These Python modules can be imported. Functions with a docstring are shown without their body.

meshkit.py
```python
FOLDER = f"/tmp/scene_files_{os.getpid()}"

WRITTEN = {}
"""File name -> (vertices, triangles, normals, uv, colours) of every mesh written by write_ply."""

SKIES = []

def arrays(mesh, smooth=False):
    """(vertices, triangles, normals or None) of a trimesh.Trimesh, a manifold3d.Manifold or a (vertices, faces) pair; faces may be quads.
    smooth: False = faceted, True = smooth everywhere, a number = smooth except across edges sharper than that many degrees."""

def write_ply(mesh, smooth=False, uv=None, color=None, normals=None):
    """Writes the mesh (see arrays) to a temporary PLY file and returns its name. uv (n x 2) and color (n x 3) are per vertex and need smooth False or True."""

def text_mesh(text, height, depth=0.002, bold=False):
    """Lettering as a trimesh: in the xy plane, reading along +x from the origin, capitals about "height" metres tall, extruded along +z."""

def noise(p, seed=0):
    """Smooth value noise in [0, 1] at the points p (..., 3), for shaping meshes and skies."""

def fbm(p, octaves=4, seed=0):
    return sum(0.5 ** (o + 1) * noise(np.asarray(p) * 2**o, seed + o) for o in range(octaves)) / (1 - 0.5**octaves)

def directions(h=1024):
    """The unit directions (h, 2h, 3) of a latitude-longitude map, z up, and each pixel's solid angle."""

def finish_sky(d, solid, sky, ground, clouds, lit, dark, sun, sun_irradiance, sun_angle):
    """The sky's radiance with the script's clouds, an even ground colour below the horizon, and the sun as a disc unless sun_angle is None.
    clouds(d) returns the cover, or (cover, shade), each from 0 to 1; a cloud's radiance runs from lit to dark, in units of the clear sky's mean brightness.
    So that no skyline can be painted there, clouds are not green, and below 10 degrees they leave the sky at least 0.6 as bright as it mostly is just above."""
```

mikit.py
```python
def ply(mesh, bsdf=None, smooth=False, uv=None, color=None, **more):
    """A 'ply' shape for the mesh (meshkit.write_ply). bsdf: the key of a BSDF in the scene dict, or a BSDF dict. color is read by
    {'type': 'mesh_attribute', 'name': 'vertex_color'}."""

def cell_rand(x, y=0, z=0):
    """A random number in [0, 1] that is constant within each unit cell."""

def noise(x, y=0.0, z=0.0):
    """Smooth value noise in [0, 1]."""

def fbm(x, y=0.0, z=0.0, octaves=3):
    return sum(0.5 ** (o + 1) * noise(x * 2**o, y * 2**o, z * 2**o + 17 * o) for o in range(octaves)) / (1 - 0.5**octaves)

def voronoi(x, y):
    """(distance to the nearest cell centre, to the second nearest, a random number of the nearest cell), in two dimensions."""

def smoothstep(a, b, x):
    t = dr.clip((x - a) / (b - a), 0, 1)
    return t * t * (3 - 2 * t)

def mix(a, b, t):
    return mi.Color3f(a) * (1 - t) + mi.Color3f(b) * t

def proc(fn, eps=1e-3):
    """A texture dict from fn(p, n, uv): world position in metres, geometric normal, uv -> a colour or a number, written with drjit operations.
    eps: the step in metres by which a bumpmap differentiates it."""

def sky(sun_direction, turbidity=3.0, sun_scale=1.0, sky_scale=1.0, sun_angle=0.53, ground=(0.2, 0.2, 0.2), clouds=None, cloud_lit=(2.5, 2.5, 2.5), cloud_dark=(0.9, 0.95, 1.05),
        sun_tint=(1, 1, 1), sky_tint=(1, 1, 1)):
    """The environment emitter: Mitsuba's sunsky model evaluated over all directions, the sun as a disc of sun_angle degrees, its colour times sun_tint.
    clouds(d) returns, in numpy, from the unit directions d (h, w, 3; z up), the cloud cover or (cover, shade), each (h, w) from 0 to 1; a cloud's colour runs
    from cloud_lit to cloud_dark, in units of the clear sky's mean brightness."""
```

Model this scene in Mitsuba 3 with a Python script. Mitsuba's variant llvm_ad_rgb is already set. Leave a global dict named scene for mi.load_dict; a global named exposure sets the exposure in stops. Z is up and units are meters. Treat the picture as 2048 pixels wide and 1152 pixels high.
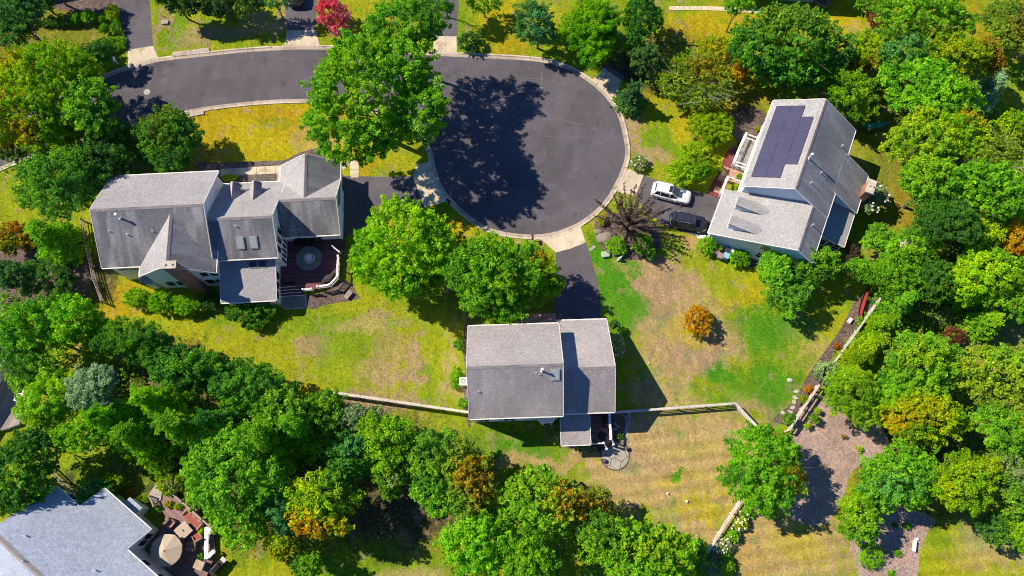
import math, random
import numpy as np, drjit as dr, trimesh, mitsuba as mi, mikit, meshkit
import manifold3d as m3
from shapely.geometry import Polygon, LineString, Point
from shapely.ops import unary_union
from mikit import noise, fbm, smoothstep, mix, cell_rand, voronoi, proc

T = mi.ScalarTransform4f
# ---------------------------------------------------------------- camera, sky, exposure
CAM_H, FOC, TILT = 85.0, 1540.0, math.atan(469 / 1540.0)
exposure = 2.3
scene = {'type': 'scene'}
scene['camera'] = {'type': 'perspective', 'fov': math.degrees(2 * math.atan(1024 / FOC)), 'fov_axis': 'x', 'near_clip': 1.0, 'far_clip': 4000.0,
                   'to_world': T().look_at(origin=[0, 0, CAM_H], target=[0, math.sin(TILT) * 50, CAM_H - math.cos(TILT) * 50], up=[0, 1, 0])}
SUN = (-0.658, 0.259, 0.707)
scene['sky_light'] = mikit.sky(SUN, turbidity=2.6, sun_scale=1.05, sky_scale=0.56, sky_tint=(0.62, 0.86, 1.35), sun_tint=(0.955, 0.985, 1.04))
labels, used = {}, {}


def at(px, py, z=0.0):
    """The place on the level z that the survey photograph (2048 x 1152) shows at this pixel."""
    x, y = px - 1024.0, py - 576.0
    s, c = math.sin(TILT), math.cos(TILT)
    t = (z - CAM_H) / (-FOC * c - y * s)
    return np.array([x * t, (FOC * s - y * c) * t, z])


def poly_at(pts, z=0.0):
    return [tuple(at(x, y, z)[:2]) for x, y in pts]


# ---------------------------------------------------------------- bookkeeping
def numbered(name):
    n = used.get(name, 0)
    used[name] = n + 1
    return name if n == 0 else f'{name}_{n:03d}'


def thing(name, label=None, cat=None, group=None, kind=None):
    key = numbered(name)
    tag(key, label, cat, group, kind)
    return key


def tag(key, label=None, cat=None, group=None, kind=None):
    d = {k: v for k, v in (('label', label), ('category', cat), ('group', group), ('kind', kind)) if v}
    if d:
        labels[key] = d


def add(key, mesh, bsdf, smooth=False, uv=None, color=None, **more):
    scene[key] = mikit.ply(mesh, bsdf, smooth=smooth, uv=uv, color=color, **more)
    return key


def obj(name, mesh, bsdf, parent=None, label=None, cat=None, group=None, kind=None, **kw):
    if hasattr(mesh, 'mesh'):
        mesh, kw['uv'] = mesh.mesh()
    key = numbered((parent + '__' if parent else '') + name)
    tag(key, label, cat, group, kind)
    return add(key, mesh, bsdf, **kw)


class Fr:
    """A local frame: u, v on the ground, turned by deg about (ox, oy)."""
    def __init__(s, ox=0.0, oy=0.0, deg=0.0, z=0.0):
        s.o, s.z, s.deg = np.array([ox, oy]), z, deg
        s.c, s.s = math.cos(math.radians(deg)), math.sin(math.radians(deg))

    def w(s, p):
        p = np.atleast_2d(np.asarray(p, float))
        x = s.o[0] + p[:, 0] * s.c - p[:, 1] * s.s
        y = s.o[1] + p[:, 0] * s.s + p[:, 1] * s.c
        return np.c_[x, y, (p[:, 2] if p.shape[1] > 2 else 0) + s.z]

    def loc(s, x, y):
        return np.array([(x - s.o[0]) * s.c + (y - s.o[1]) * s.s, -(x - s.o[0]) * s.s + (y - s.o[1]) * s.c])

    def px(s, x, y, z):
        return s.loc(*at(x, y, z + s.z)[:2])


W0 = Fr()


class MB:
    """Collects boxes, bars, tubes and slabs into one mesh, with a uv per vertex."""
    def __init__(s, fr=W0):
        s.fr, s.v, s.f, s.uv, s.n = fr, [], [], [], 0

    def raw(s, v, f, uv=None, world=False):
        v = np.asarray(v, float)
        s.v.append(v if world else s.fr.w(v))
        s.f.append(np.asarray(f, int) + s.n)
        s.uv.append(np.zeros((len(v), 2)) if uv is None else np.asarray(uv, float))
        s.n += len(v)
        return s

    def tm(s, m, world=False):
        if hasattr(m, 'to_mesh'):
            q = m.to_mesh()
            return s.raw(q.vert_properties[:, :3], q.tri_verts, world=world)
        return s.raw(m.vertices, m.faces, world=world)

    BF = [[0, 2, 1], [0, 3, 2], [4, 5, 6], [4, 6, 7], [0, 1, 5], [0, 5, 4], [1, 2, 6], [1, 6, 5], [2, 3, 7], [2, 7, 6], [3, 0, 4], [3, 4, 7]]

    def box(s, u0, u1, v0, v1, z0, z1):
        u0, u1, v0, v1, z0, z1 = min(u0, u1), max(u0, u1), min(v0, v1), max(v0, v1), min(z0, z1), max(z0, z1)
        return s.raw([[u0, v0, z0], [u1, v0, z0], [u1, v1, z0], [u0, v1, z0], [u0, v0, z1], [u1, v0, z1], [u1, v1, z1], [u0, v1, z1]], s.BF)

    def cbox(s, u0, u1, v0, v1, z0, z1, c=0.02):
        """a box with chamfered top edges"""
        return s.raw(*frustum([[u0, v0], [u1, v0], [u1, v1], [u0, v1]], z0, z1, c))

    def bar(s, a, b, w, h, up=(0, 0, 1)):
        a, b = np.asarray(a, float), np.asarray(b, float)
        t = (b - a) / (np.linalg.norm(b - a) + 1e-9)
        k = np.cross(np.asarray(up, float), t)
        if np.linalg.norm(k) < 1e-3:
            k = np.cross([1.0, 0, 0], t)
        k /= np.linalg.norm(k)
        j = np.cross(t, k)
        q = [p + sx * k * w / 2 + sz * j * h / 2 for p in (a, b) for sx, sz in ((-1, -1), (1, -1), (1, 1), (-1, 1))]
        return s.raw([q[0], q[4], q[5], q[1], q[3], q[7], q[6], q[2]], s.BF)

    def tube(s, pts, rad, sides=6, world=False):
        p = np.asarray(pts, float)
        r = np.broadcast_to(rad, (len(p),)).astype(float)
        t = np.gradient(p, axis=0)
        t /= np.linalg.norm(t, axis=1, keepdims=True) + 1e-9
        a = np.cross(t, np.where(np.abs(t[:, 2:]) < 0.9, [0, 0, 1.0], [1.0, 0, 0]))
        a /= np.linalg.norm(a, axis=1, keepdims=True) + 1e-9
        b = np.cross(t, a)
        ang = np.arange(sides) * 2 * np.pi / sides
        v = p[:, None] + r[:, None, None] * (np.cos(ang)[None, :, None] * a[:, None] + np.sin(ang)[None, :, None] * b[:, None])
        i, j = np.meshgrid(np.arange(len(p) - 1), np.arange(sides), indexing='ij')
        q = np.stack([i * sides + j, i * sides + (j + 1) % sides, (i + 1) * sides + (j + 1) % sides, (i + 1) * sides + j], -1).reshape(-1, 4)
        f = np.vstack([q[:, [0, 1, 2]], q[:, [0, 2, 3]]])
        e = (len(p) - 1) * sides
        cap = [[0, k + 1, k] for k in range(1, sides - 1)] + [[e, e + k, e + k + 1] for k in range(1, sides - 1)]
        return s.raw(v.reshape(-1, 3), np.vstack([f, cap]), world=world)

    def cyl(s, u, v, z0, z1, r, r2=None, sides=14):
        return s.tube([[u, v, z0], [u, v, z1]], [r, r if r2 is None else r2], sides)

    def prism(s, pts, z0, z1, c=0.0):
        if c:
            return s.raw(*frustum(pts, z0, z1, c))
        p = pts if hasattr(pts, 'exterior') else Polygon(pts)
        for g in getattr(p, 'geoms', [p]):
            m = trimesh.creation.extrude_polygon(g, z1 - z0)
            s.raw(np.asarray(m.vertices) + [0, 0, z0], m.faces)
        return s

    def slab(s, q, th=0.16):
        """a sloping slab under the quad q (counter-clockwise seen from above, q[0]-q[1] the eave), uv in metres along the eave and up the slope"""
        q = np.asarray(q, float)
        e = q[1] - q[0]
        e /= np.linalg.norm(e)
        nrm = np.cross(q[1] - q[0], q[3] - q[0])
        nrm /= np.linalg.norm(nrm)
        g = np.cross(nrm, e)
        uv = np.c_[(q - q[0]) @ e, (q - q[0]) @ g]
        lo = q - [0, 0, th]
        s.raw(np.vstack([q, lo]), [[0, 1, 2], [0, 2, 3], [4, 6, 5], [4, 7, 6], [0, 4, 5], [0, 5, 1], [1, 5, 6], [1, 6, 2], [2, 6, 7], [2, 7, 3], [3, 7, 4], [3, 4, 0]], np.vstack([uv, uv]))
        return s

    def mesh(s):
        return (np.vstack(s.v), np.vstack(s.f)), np.vstack(s.uv)


def frustum(pts, z0, z1, c):
    """A prism over a simple polygon whose top edge is chamfered by c."""
    p = Polygon(pts)
    if not p.exterior.is_ccw:
        p = Polygon(list(p.exterior.coords)[::-1])
    o = np.array(p.exterior.coords)[:-1]
    n = len(o)
    a, b = np.roll(o, 1, 0), np.roll(o, -1, 0)
    d1 = (o - a) / (np.linalg.norm(o - a, axis=1, keepdims=True) + 1e-9)
    d2 = (b - o) / (np.linalg.norm(b - o, axis=1, keepdims=True) + 1e-9)
    nn = np.c_[-(d1 + d2)[:, 1], (d1 + d2)[:, 0]]
    nn /= np.linalg.norm(nn, axis=1, keepdims=True) + 1e-9
    i = o + nn * c
    v = np.vstack([np.c_[o, np.full(n, z0)], np.c_[o, np.full(n, z1 - c)], np.c_[i, np.full(n, z1)]])
    f = []
    for k in range(n):
        m = (k + 1) % n
        for r in (0, n):
            f += [[r + k, r + m, r + n + m], [r + k, r + n + m, r + n + k]]
    top = trimesh.creation.triangulate_polygon(Polygon(i), engine='earcut')
    tv, tf = top
    idx = [int(np.argmin(((i - q) ** 2).sum(1))) + 2 * n for q in tv]
    for t in tf:
        t = [idx[k] for k in t]
        A, B, C = v[t[0]], v[t[1]], v[t[2]]
        if np.cross(B - A, C - A)[2] < 0:
            t = t[::-1]
        f.append(t)
    return v, f


def sheet(pts, z=0.0, step=None):
    """A flat sheet over a polygon or shapely shape."""
    p = pts if hasattr(pts, 'geom_type') else Polygon(pts)
    m = MB()
    for g in getattr(p, 'geoms', [p]):
        v, f = trimesh.creation.triangulate_polygon(g, engine='earcut')
        v3 = np.c_[v, np.full(len(v), z)]
        a, b, c = v3[f[:, 0]], v3[f[:, 1]], v3[f[:, 2]]
        flip = np.cross(b - a, c - a)[:, 2] < 0
        f[flip] = f[flip][:, ::-1]
        m.raw(v3, f)
    return m


def spline(pts, n=12, closed=False):
    """Catmull-Rom through the points."""
    p = np.asarray(pts, float)
    q = np.vstack([p[-1], p, p[:2]]) if closed else np.vstack([2 * p[0] - p[1], p, 2 * p[-1] - p[-2]])
    out = []
    for i in range(1, len(q) - 2):
        a, b, c, d = q[i - 1], q[i], q[i + 1], q[i + 2]
        for t in np.linspace(0, 1, n, endpoint=False):
            out.append(0.5 * (2 * b + (c - a) * t + (2 * a - 5 * b + 4 * c - d) * t ** 2 + (3 * b - a - 3 * c + d) * t ** 3))
    if not closed:
        out.append(p[-1])
    return np.array(out)


def ball(u, v, z, r, sub=2, sq=(1, 1, 1)):
    m = trimesh.creation.icosphere(subdivisions=sub, radius=r)
    m.vertices = np.asarray(m.vertices) * sq + [u, v, z]
    return m


def hull(balls, seg=10):
    """The hull of spheres (x, y, z, r)."""
    return m3.Manifold.batch_hull([m3.Manifold.sphere(b[3], seg).translate(b[:3]) for b in balls])
# ---------------------------------------------------------------- materials
def P(rgb, rough=0.8, **k):
    c = rgb if isinstance(rgb, dict) else {'type': 'rgb', 'value': list(rgb)}
    return {'type': 'twosided', 'bsdf': {'type': 'principled', 'base_color': c, 'roughness': rough, 'specular': k.pop('spec', 0.3), **k}}


def mat(key, rgb, rough=0.8, bump=None, bscale=0.01, **k):
    b = P(rgb, rough, **k)
    if bump is not None:
        b = {'type': 'twosided', 'bsdf': {'type': 'bumpmap', 'arbitrary': bump, 'scale': bscale, 'bsdf': b['bsdf']}}
    scene[key] = b


C3 = mi.Color3f
# lawn: patches of dry, gold and lush grass; (px, py, rx, ry, colour, strength) as surveyed from the photograph, placed on the ground
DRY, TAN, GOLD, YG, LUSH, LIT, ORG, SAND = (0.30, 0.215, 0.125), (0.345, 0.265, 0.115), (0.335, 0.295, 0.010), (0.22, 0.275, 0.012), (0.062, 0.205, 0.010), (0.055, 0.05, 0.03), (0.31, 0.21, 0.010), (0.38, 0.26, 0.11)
PATCH = [
    (500, 265, 190, 75, GOLD, 1), (590, 240, 55, 35, ORG, .5), (480, 228, 110, 14, ORG, .5), (640, 270, 60, 40, TAN, .5), (400, 260, 60, 40, ORG, .35),
    (450, 55, 150, 50, YG, .8), (400, 75, 60, 22, DRY, .7), (520, 45, 45, 20, TAN, .8), (540, 80, 50, 18, LUSH, .4), (345, 60, 30, 40, LUSH, .5), (315, 60, 10, 60, DRY, .8), (470, 70, 60, 15, TAN, .6), (555, 40, 16, 50, DRY, .7),
    (250, 620, 55, 55, GOLD, .9), (225, 610, 20, 40, ORG, .5), (330, 660, 90, 25, YG, 1), (400, 690, 90, 25, GOLD, .7), (270, 545, 30, 25, LUSH, .4),
    (500, 690, 120, 45, YG, .8), (520, 720, 80, 40, GOLD, .25), (630, 690, 34, 28, DRY, .85), (600, 735, 20, 24, DRY, .6), (650, 740, 60, 30, YG, .7), (720, 670, 60, 30, YG, .7), (655, 640, 60, 20, LUSH, .35), (700, 690, 60, 50, LUSH, .35), (780, 690, 30, 30, DRY, .5), (760, 750, 60, 28, DRY, .75), (822, 720, 18, 55, DRY, .8), (720, 650, 50, 18, TAN, .6), (760, 630, 40, 12, DRY, .6), (905, 710, 18, 50, TAN, .6), (690, 745, 40, 30, YG, .6), (870, 690, 26, 60, YG, .7), (600, 780, 50, 20, GOLD, .7),
    (740, 815, 110, 26, DRY, .95), (840, 860, 80, 22, YG, .7), (900, 880, 90, 28, LUSH, .35), (850, 850, 90, 12, YG, .8), (1000, 890, 60, 40, LUSH, .6), (1060, 905, 80, 22, LUSH, .55), (960, 870, 40, 30, YG, .8), (1120, 930, 100, 16, TAN, .8), (1040, 925, 60, 14, TAN, .7),
    (900, 780, 26, 20, TAN, .7), (915, 460, 35, 32, GOLD, .9), (900, 425, 20, 15, LUSH, .4), (1065, 488, 30, 12, SAND, .8), (725, 340, 28, 20, GOLD, .9), (740, 330, 40, 20, ORG, .4),
    (1230, 570, 38, 60, LUSH, .9), (1250, 640, 42, 46, LUSH, .85), (1195, 500, 22, 36, LUSH, .9), (1225, 630, 20, 30, GOLD, .6), (1205, 590, 10, 30, DRY, .6), (1255, 700, 50, 50, YG, .8), (1290, 740, 34, 60, YG, .5),
    (1330, 570, 75, 40, DRY, .95), (1340, 630, 72, 60, DRY, .95), (1300, 545, 50, 26, DRY, .8), (1310, 700, 60, 60, TAN, .8), (1390, 720, 75, 36, DRY, .95), (1330, 780, 60, 50, TAN, .75), (1300, 790, 40, 30, TAN, .4), (1440, 690, 50, 60, DRY, .7), (1420, 600, 60, 60, TAN, .7), (1260, 530, 40, 30, TAN, .5),
    (1470, 550, 60, 34, YG, .9), (1410, 530, 60, 24, YG, .75), (1500, 600, 40, 40, GOLD, .7), (1540, 665, 62, 46, LUSH, .85), (1500, 640, 50, 34, LUSH, .55), (1590, 640, 40, 36, LUSH, .6), (1440, 752, 30, 24, LUSH, .9), (1490, 775, 50, 28, LUSH, .7), (1560, 760, 42, 50, LUSH, .75), (1620, 690, 46, 56, TAN, .8), (1580, 700, 50, 20, YG, .8), (1530, 730, 70, 14, YG, .8), (1560, 720, 60, 30, LUSH, .4), (1520, 815, 60, 20, DRY, .7), (1340, 500, 30, 20, LUSH, .5), (1385, 492, 26, 16, SAND, .8), (1370, 655, 30, 30, GOLD, .5),
    (1340, 900, 190, 80, TAN, 1), (1300, 860, 70, 30, TAN, 1), (1400, 960, 100, 80, TAN, 1), (1420, 860, 70, 40, TAN, .9), (1260, 960, 90, 60, TAN, .9), (1355, 948, 14, 11, LUSH, 1), (1320, 1000, 16, 30, SAND, .8), (1420, 1030, 60, 40, GOLD, .75), (1380, 890, 60, 16, GOLD, .3), (1350, 960, 40, 20, GOLD, .5), (1450, 960, 40, 30, GOLD, .4), (1470, 1000, 16, 60, DRY, .8), (1390, 1070, 60, 40, TAN, .9), (1300, 930, 60, 24, DRY, .4), (1240, 920, 40, 20, DRY, .6),
    (1560, 1100, 130, 70, TAN, 1), (1600, 1080, 50, 40, GOLD, .6), (1500, 1130, 50, 40, ORG, .35), (1660, 1060, 40, 40, DRY, .5),
    (1930, 1100, 130, 70, YG, .9), (1980, 1090, 70, 50, TAN, .75), (1860, 1080, 26, 50, LUSH, .4), (1900, 1130, 60, 30, GOLD, .4),
    (1320, 265, 50, 40, YG, 1), (1330, 280, 30, 30, LUSH, .55), (1275, 275, 18, 60, DRY, .95), (1300, 320, 34, 22, DRY, .7), (1270, 225, 16, 14, LUSH, .8), (1370, 260, 30, 26, GOLD, .8),
    (1440, 45, 110, 30, GOLD, .9), (1400, 60, 50, 26, ORG, .5), (1420, 170, 110, 60, ORG, .55), (1500, 200, 40, 30, LIT, .5), (1690, 40, 70, 60, GOLD, 1), (1720, 60, 40, 14, TAN, .7), (2020, 170, 50, 70, YG, 1), (2030, 150, 30, 30, LUSH, .5), (1970, 60, 40, 60, ORG, .5), (990, 40, 50, 60, GOLD, .8), (1030, 95, 30, 20, ORG, .5), (940, 70, 30, 60, LUSH, .5),
    (1815, 400, 34, 70, GOLD, 1), (1735, 325, 40, 20, YG, .9), (1800, 480, 40, 40, GOLD, .6), (1750, 510, 14, 20, DRY, .8), (1930, 680, 50, 40, TAN, .7), (1900, 490, 40, 16, DRY, .6), (2030, 660, 40, 30, DRY, .6),
    (210, 930, 130, 60, YG, .9), (230, 945, 110, 40, LUSH, .5), (70, 395, 60, 60, YG, .9), (110, 1000, 60, 40, LIT, .8), (500, 1130, 40, 30, YG, .8), (760, 1125, 110, 30, LUSH, .6), (830, 1145, 60, 20, TAN, .7),
    (1222, 560, 36, 56, LUSH, .95), (1252, 635, 36, 46, LUSH, .9), (1192, 492, 18, 30, LUSH, .9), (1585, 655, 60, 40, LUSH, .7), (1530, 655, 44, 40, LUSH, .6), (1550, 770, 36, 46, LUSH, .75), (1440, 752, 26, 22, LUSH, .8), (1262, 720, 30, 50, YG, .7), (1355, 948, 12, 10, LUSH, .9), (1000, 888, 70, 26, LUSH, .5),
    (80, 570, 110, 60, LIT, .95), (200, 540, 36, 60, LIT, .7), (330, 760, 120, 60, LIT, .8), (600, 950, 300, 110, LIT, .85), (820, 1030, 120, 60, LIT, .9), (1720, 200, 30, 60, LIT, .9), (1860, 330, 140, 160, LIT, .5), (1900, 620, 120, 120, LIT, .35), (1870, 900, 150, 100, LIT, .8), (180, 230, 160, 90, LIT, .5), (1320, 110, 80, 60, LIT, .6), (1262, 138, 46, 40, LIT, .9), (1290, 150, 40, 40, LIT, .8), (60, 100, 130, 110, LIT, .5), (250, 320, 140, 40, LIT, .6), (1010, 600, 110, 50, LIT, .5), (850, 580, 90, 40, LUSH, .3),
]


def lawn_colour(p, n, uv):
    x, y = p.x, p.y
    w1, w2 = fbm(x * 0.42, y * 0.42, 3.0, 3) - 0.5, fbm(x * 0.42 + 31, y * 0.42, 9.0, 3) - 0.5
    f1 = fbm(x * 1.7, y * 1.7, 5.0, 2)
    f2 = noise(x * 6.5, y * 6.5, 2.0)
    f3 = noise(x * 14.0 + 3.1 * f2, y * 14.0, 7.0)
    f4 = noise(x * 2.2 + 9, y * 0.9 + x * 0.4, 4.0)
    qx, qy = x + 3.4 * w1 + (f1 - .5) * 1.5, y + 3.4 * w2 + (f2 - .5) * 0.7
    brk = (f1 - 0.5) * 1.5 + (f2 - 0.5) * 0.7
    c = mix((0.17, 0.245, 0.012), (0.245, 0.275, 0.012), smoothstep(0.3, 0.7, fbm(x * 0.16, y * 0.16, 1.0, 2)))
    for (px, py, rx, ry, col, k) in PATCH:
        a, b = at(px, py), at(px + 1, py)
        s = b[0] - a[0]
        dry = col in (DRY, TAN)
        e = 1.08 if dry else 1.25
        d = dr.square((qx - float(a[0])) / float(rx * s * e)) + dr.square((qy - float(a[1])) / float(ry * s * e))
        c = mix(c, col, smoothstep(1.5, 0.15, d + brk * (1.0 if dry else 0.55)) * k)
    mow = dr.sin((y - 0.13 * x + 0.5 * w1) * 4.2) * smoothstep(-1.5, -0.5, x - 8) * smoothstep(10.5, 8.5, y)
    c = c * (1 + 0.11 * mow)
    worn = smoothstep(0.62, 0.8, fbm(x * 0.9 + 11, y * 0.9, 8.0, 3))
    c = mix(c, DRY, worn * 0.45)
    lush = smoothstep(0.62, 0.78, fbm(x * 0.55, y * 0.55 + 5, 12.0, 3))
    c = mix(c, c * C3(0.55, 0.9, 0.8), lush * 0.6)
    straw = smoothstep(0.6, 0.8, f3) * smoothstep(0.25, 0.6, f4)
    c = mix(c, c * C3(1.35, 1.18, 1.6), straw * 0.6)
    return c * (0.68 + 0.36 * f2 + 0.24 * f3) * (0.90 + 0.20 * f4)


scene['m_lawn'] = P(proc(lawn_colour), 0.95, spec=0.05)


def asphalt_colour(base, tint=1.0):
    def fn(p, n, uv):
        x, y = p.x, p.y
        big = fbm(x * 0.12, y * 0.3, 2.0, 3)
        mid = fbm(x * 0.7, y * 0.7, 4.0, 2)
        fine = noise(x * 9.0, y * 9.0, 1.0)
        c = C3(*base) * (0.70 + 0.40 * big + 0.20 * mid + 0.22 * fine)
        patch = smoothstep(0.60, 0.64, fbm(x * 0.22 + 4, y * 0.22, 6.0, 3))
        c = c * (1 - 0.13 * patch)
        # tyre-polished tracks and fine cracks
        rr = dr.sqrt(dr.square(x - 2.1) + dr.square(y - 44.5))
        trk = dr.sin(rr * 3.1 + 2.0 * fbm(x * 0.25, y * 0.25, 3.0, 2)) * smoothstep(0.35, 0.6, fbm(x * 0.2, y * 0.2, 5.0, 2))
        c = c * (1 + 0.05 * trk)
        ca, cb, cr = voronoi(x * 0.33 + 0.6 * mid, y * 0.33 + 0.6 * big)
        crack = smoothstep(0.014, 0.004, cb - ca) * smoothstep(0.45, 0.6, noise(x * 0.3, y * 0.3, 9.0))
        c = mix(c, c * 1.35, crack)
        stain = smoothstep(0.7, 0.85, fbm(x * 0.8 + 3, y * 0.8, 7.0, 3))
        c = c * (1 - 0.22 * stain)
        leaf = smoothstep(0.955, 0.975, noise(x * 3.3, y * 3.3, 11.0))
        c = mix(c, (0.25, 0.2, 0.15), leaf * 0.5)
        return c
    return fn


mat('m_road', proc(asphalt_colour((0.084, 0.081, 0.097))), 0.85, spec=0.25)
mat('m_drive', proc(asphalt_colour((0.092, 0.089, 0.105))), 0.85, spec=0.25)
mat('m_seal', (0.19, 0.175, 0.175), 0.7)


def concrete_fn(base):
    def fn(p, n, uv):
        x, y = p.x, p.y
        c = C3(*base) * (0.72 + 0.4 * fbm(x * 0.5, y * 0.5, 2.0, 3) + 0.1 * noise(x * 12, y * 12, p.z * 9))
        st = smoothstep(0.55, 0.75, fbm(x * 1.3 + 7, y * 1.3, 3.0, 3))
        return mix(c, c * C3(0.72, 0.66, 0.6), st * 0.7)
    return fn


mat('m_concrete', proc(concrete_fn((0.55, 0.49, 0.37))), 0.85)
mat('m_kerb', proc(concrete_fn((0.40, 0.345, 0.29))), 0.85)
mat('m_kerbtop', proc(concrete_fn((0.55, 0.50, 0.43))), 0.85)
mat('m_stone', proc(concrete_fn((0.36, 0.36, 0.31))), 0.85)
mat('m_bluestone', proc(concrete_fn((0.20, 0.21, 0.20))), 0.85)


def mulch_fn(base, sc=5.0):
    def fn(p, n, uv):
        x, y = p.x, p.y
        a, b, r = voronoi(x * sc, y * sc)
        c = C3(*base) * (0.45 + 0.75 * r) * (0.75 + 0.5 * fbm(x * 0.6, y * 0.6, 2.0, 3)) * (0.55 + 0.45 * smoothstep(0.02, 0.18, b - a))
        leaf = smoothstep(0.8, 0.86, noise(x * 2.6 + 5, y * 2.6, 3.0))
        return mix(c, C3(*base) * C3(1.3, 1.0, 0.65), leaf * 0.35)
    return fn


mat('m_chips', proc(mulch_fn((0.42, 0.32, 0.285), 13.0)), 0.95, spec=0.1)
mat('m_mulch', proc(mulch_fn((0.17, 0.13, 0.12), 7.0)), 0.95, spec=0.1)
mat('m_gravel', proc(mulch_fn((0.17, 0.15, 0.14), 8.0)), 0.95, spec=0.1)


def brick_fn(base, mortar, du=0.22, dv=0.085, wet=1.0):
    def fn(p, n, uv):
        hor = dr.abs(n.z) > 0.7
        a = dr.select(hor, p.x, p.x * 0.8 + p.y * 0.6)
        b = dr.select(hor, p.y, p.z)
        row = dr.floor(b / dv)
        u = a / du + 0.5 * (row - 2 * dr.floor(row / 2))
        r = cell_rand(dr.floor(u), row, 3.0)
        j = dr.minimum(dr.minimum(u - dr.floor(u), 1 - u + dr.floor(u)) * du, dr.minimum(b / dv - row, 1 - b / dv + row) * dv)
        c = C3(*base) * (0.6 + 0.7 * r) * (0.75 + 0.5 * fbm(a * 0.9, b * 0.9, 3.0, 3))
        return mix(mortar, c, smoothstep(0.004, 0.010, j))
    return fn


mat('m_brick', proc(brick_fn((0.30, 0.12, 0.085), (0.3, 0.25, 0.22))), 0.9)
mat('m_pavers', proc(brick_fn((0.20, 0.045, 0.05), (0.10, 0.05, 0.05), 0.2, 0.1)), 0.85)
mat('m_brickpale', proc(brick_fn((0.46, 0.24, 0.18), (0.4, 0.3, 0.25), 0.2, 0.1)), 0.85)


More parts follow.
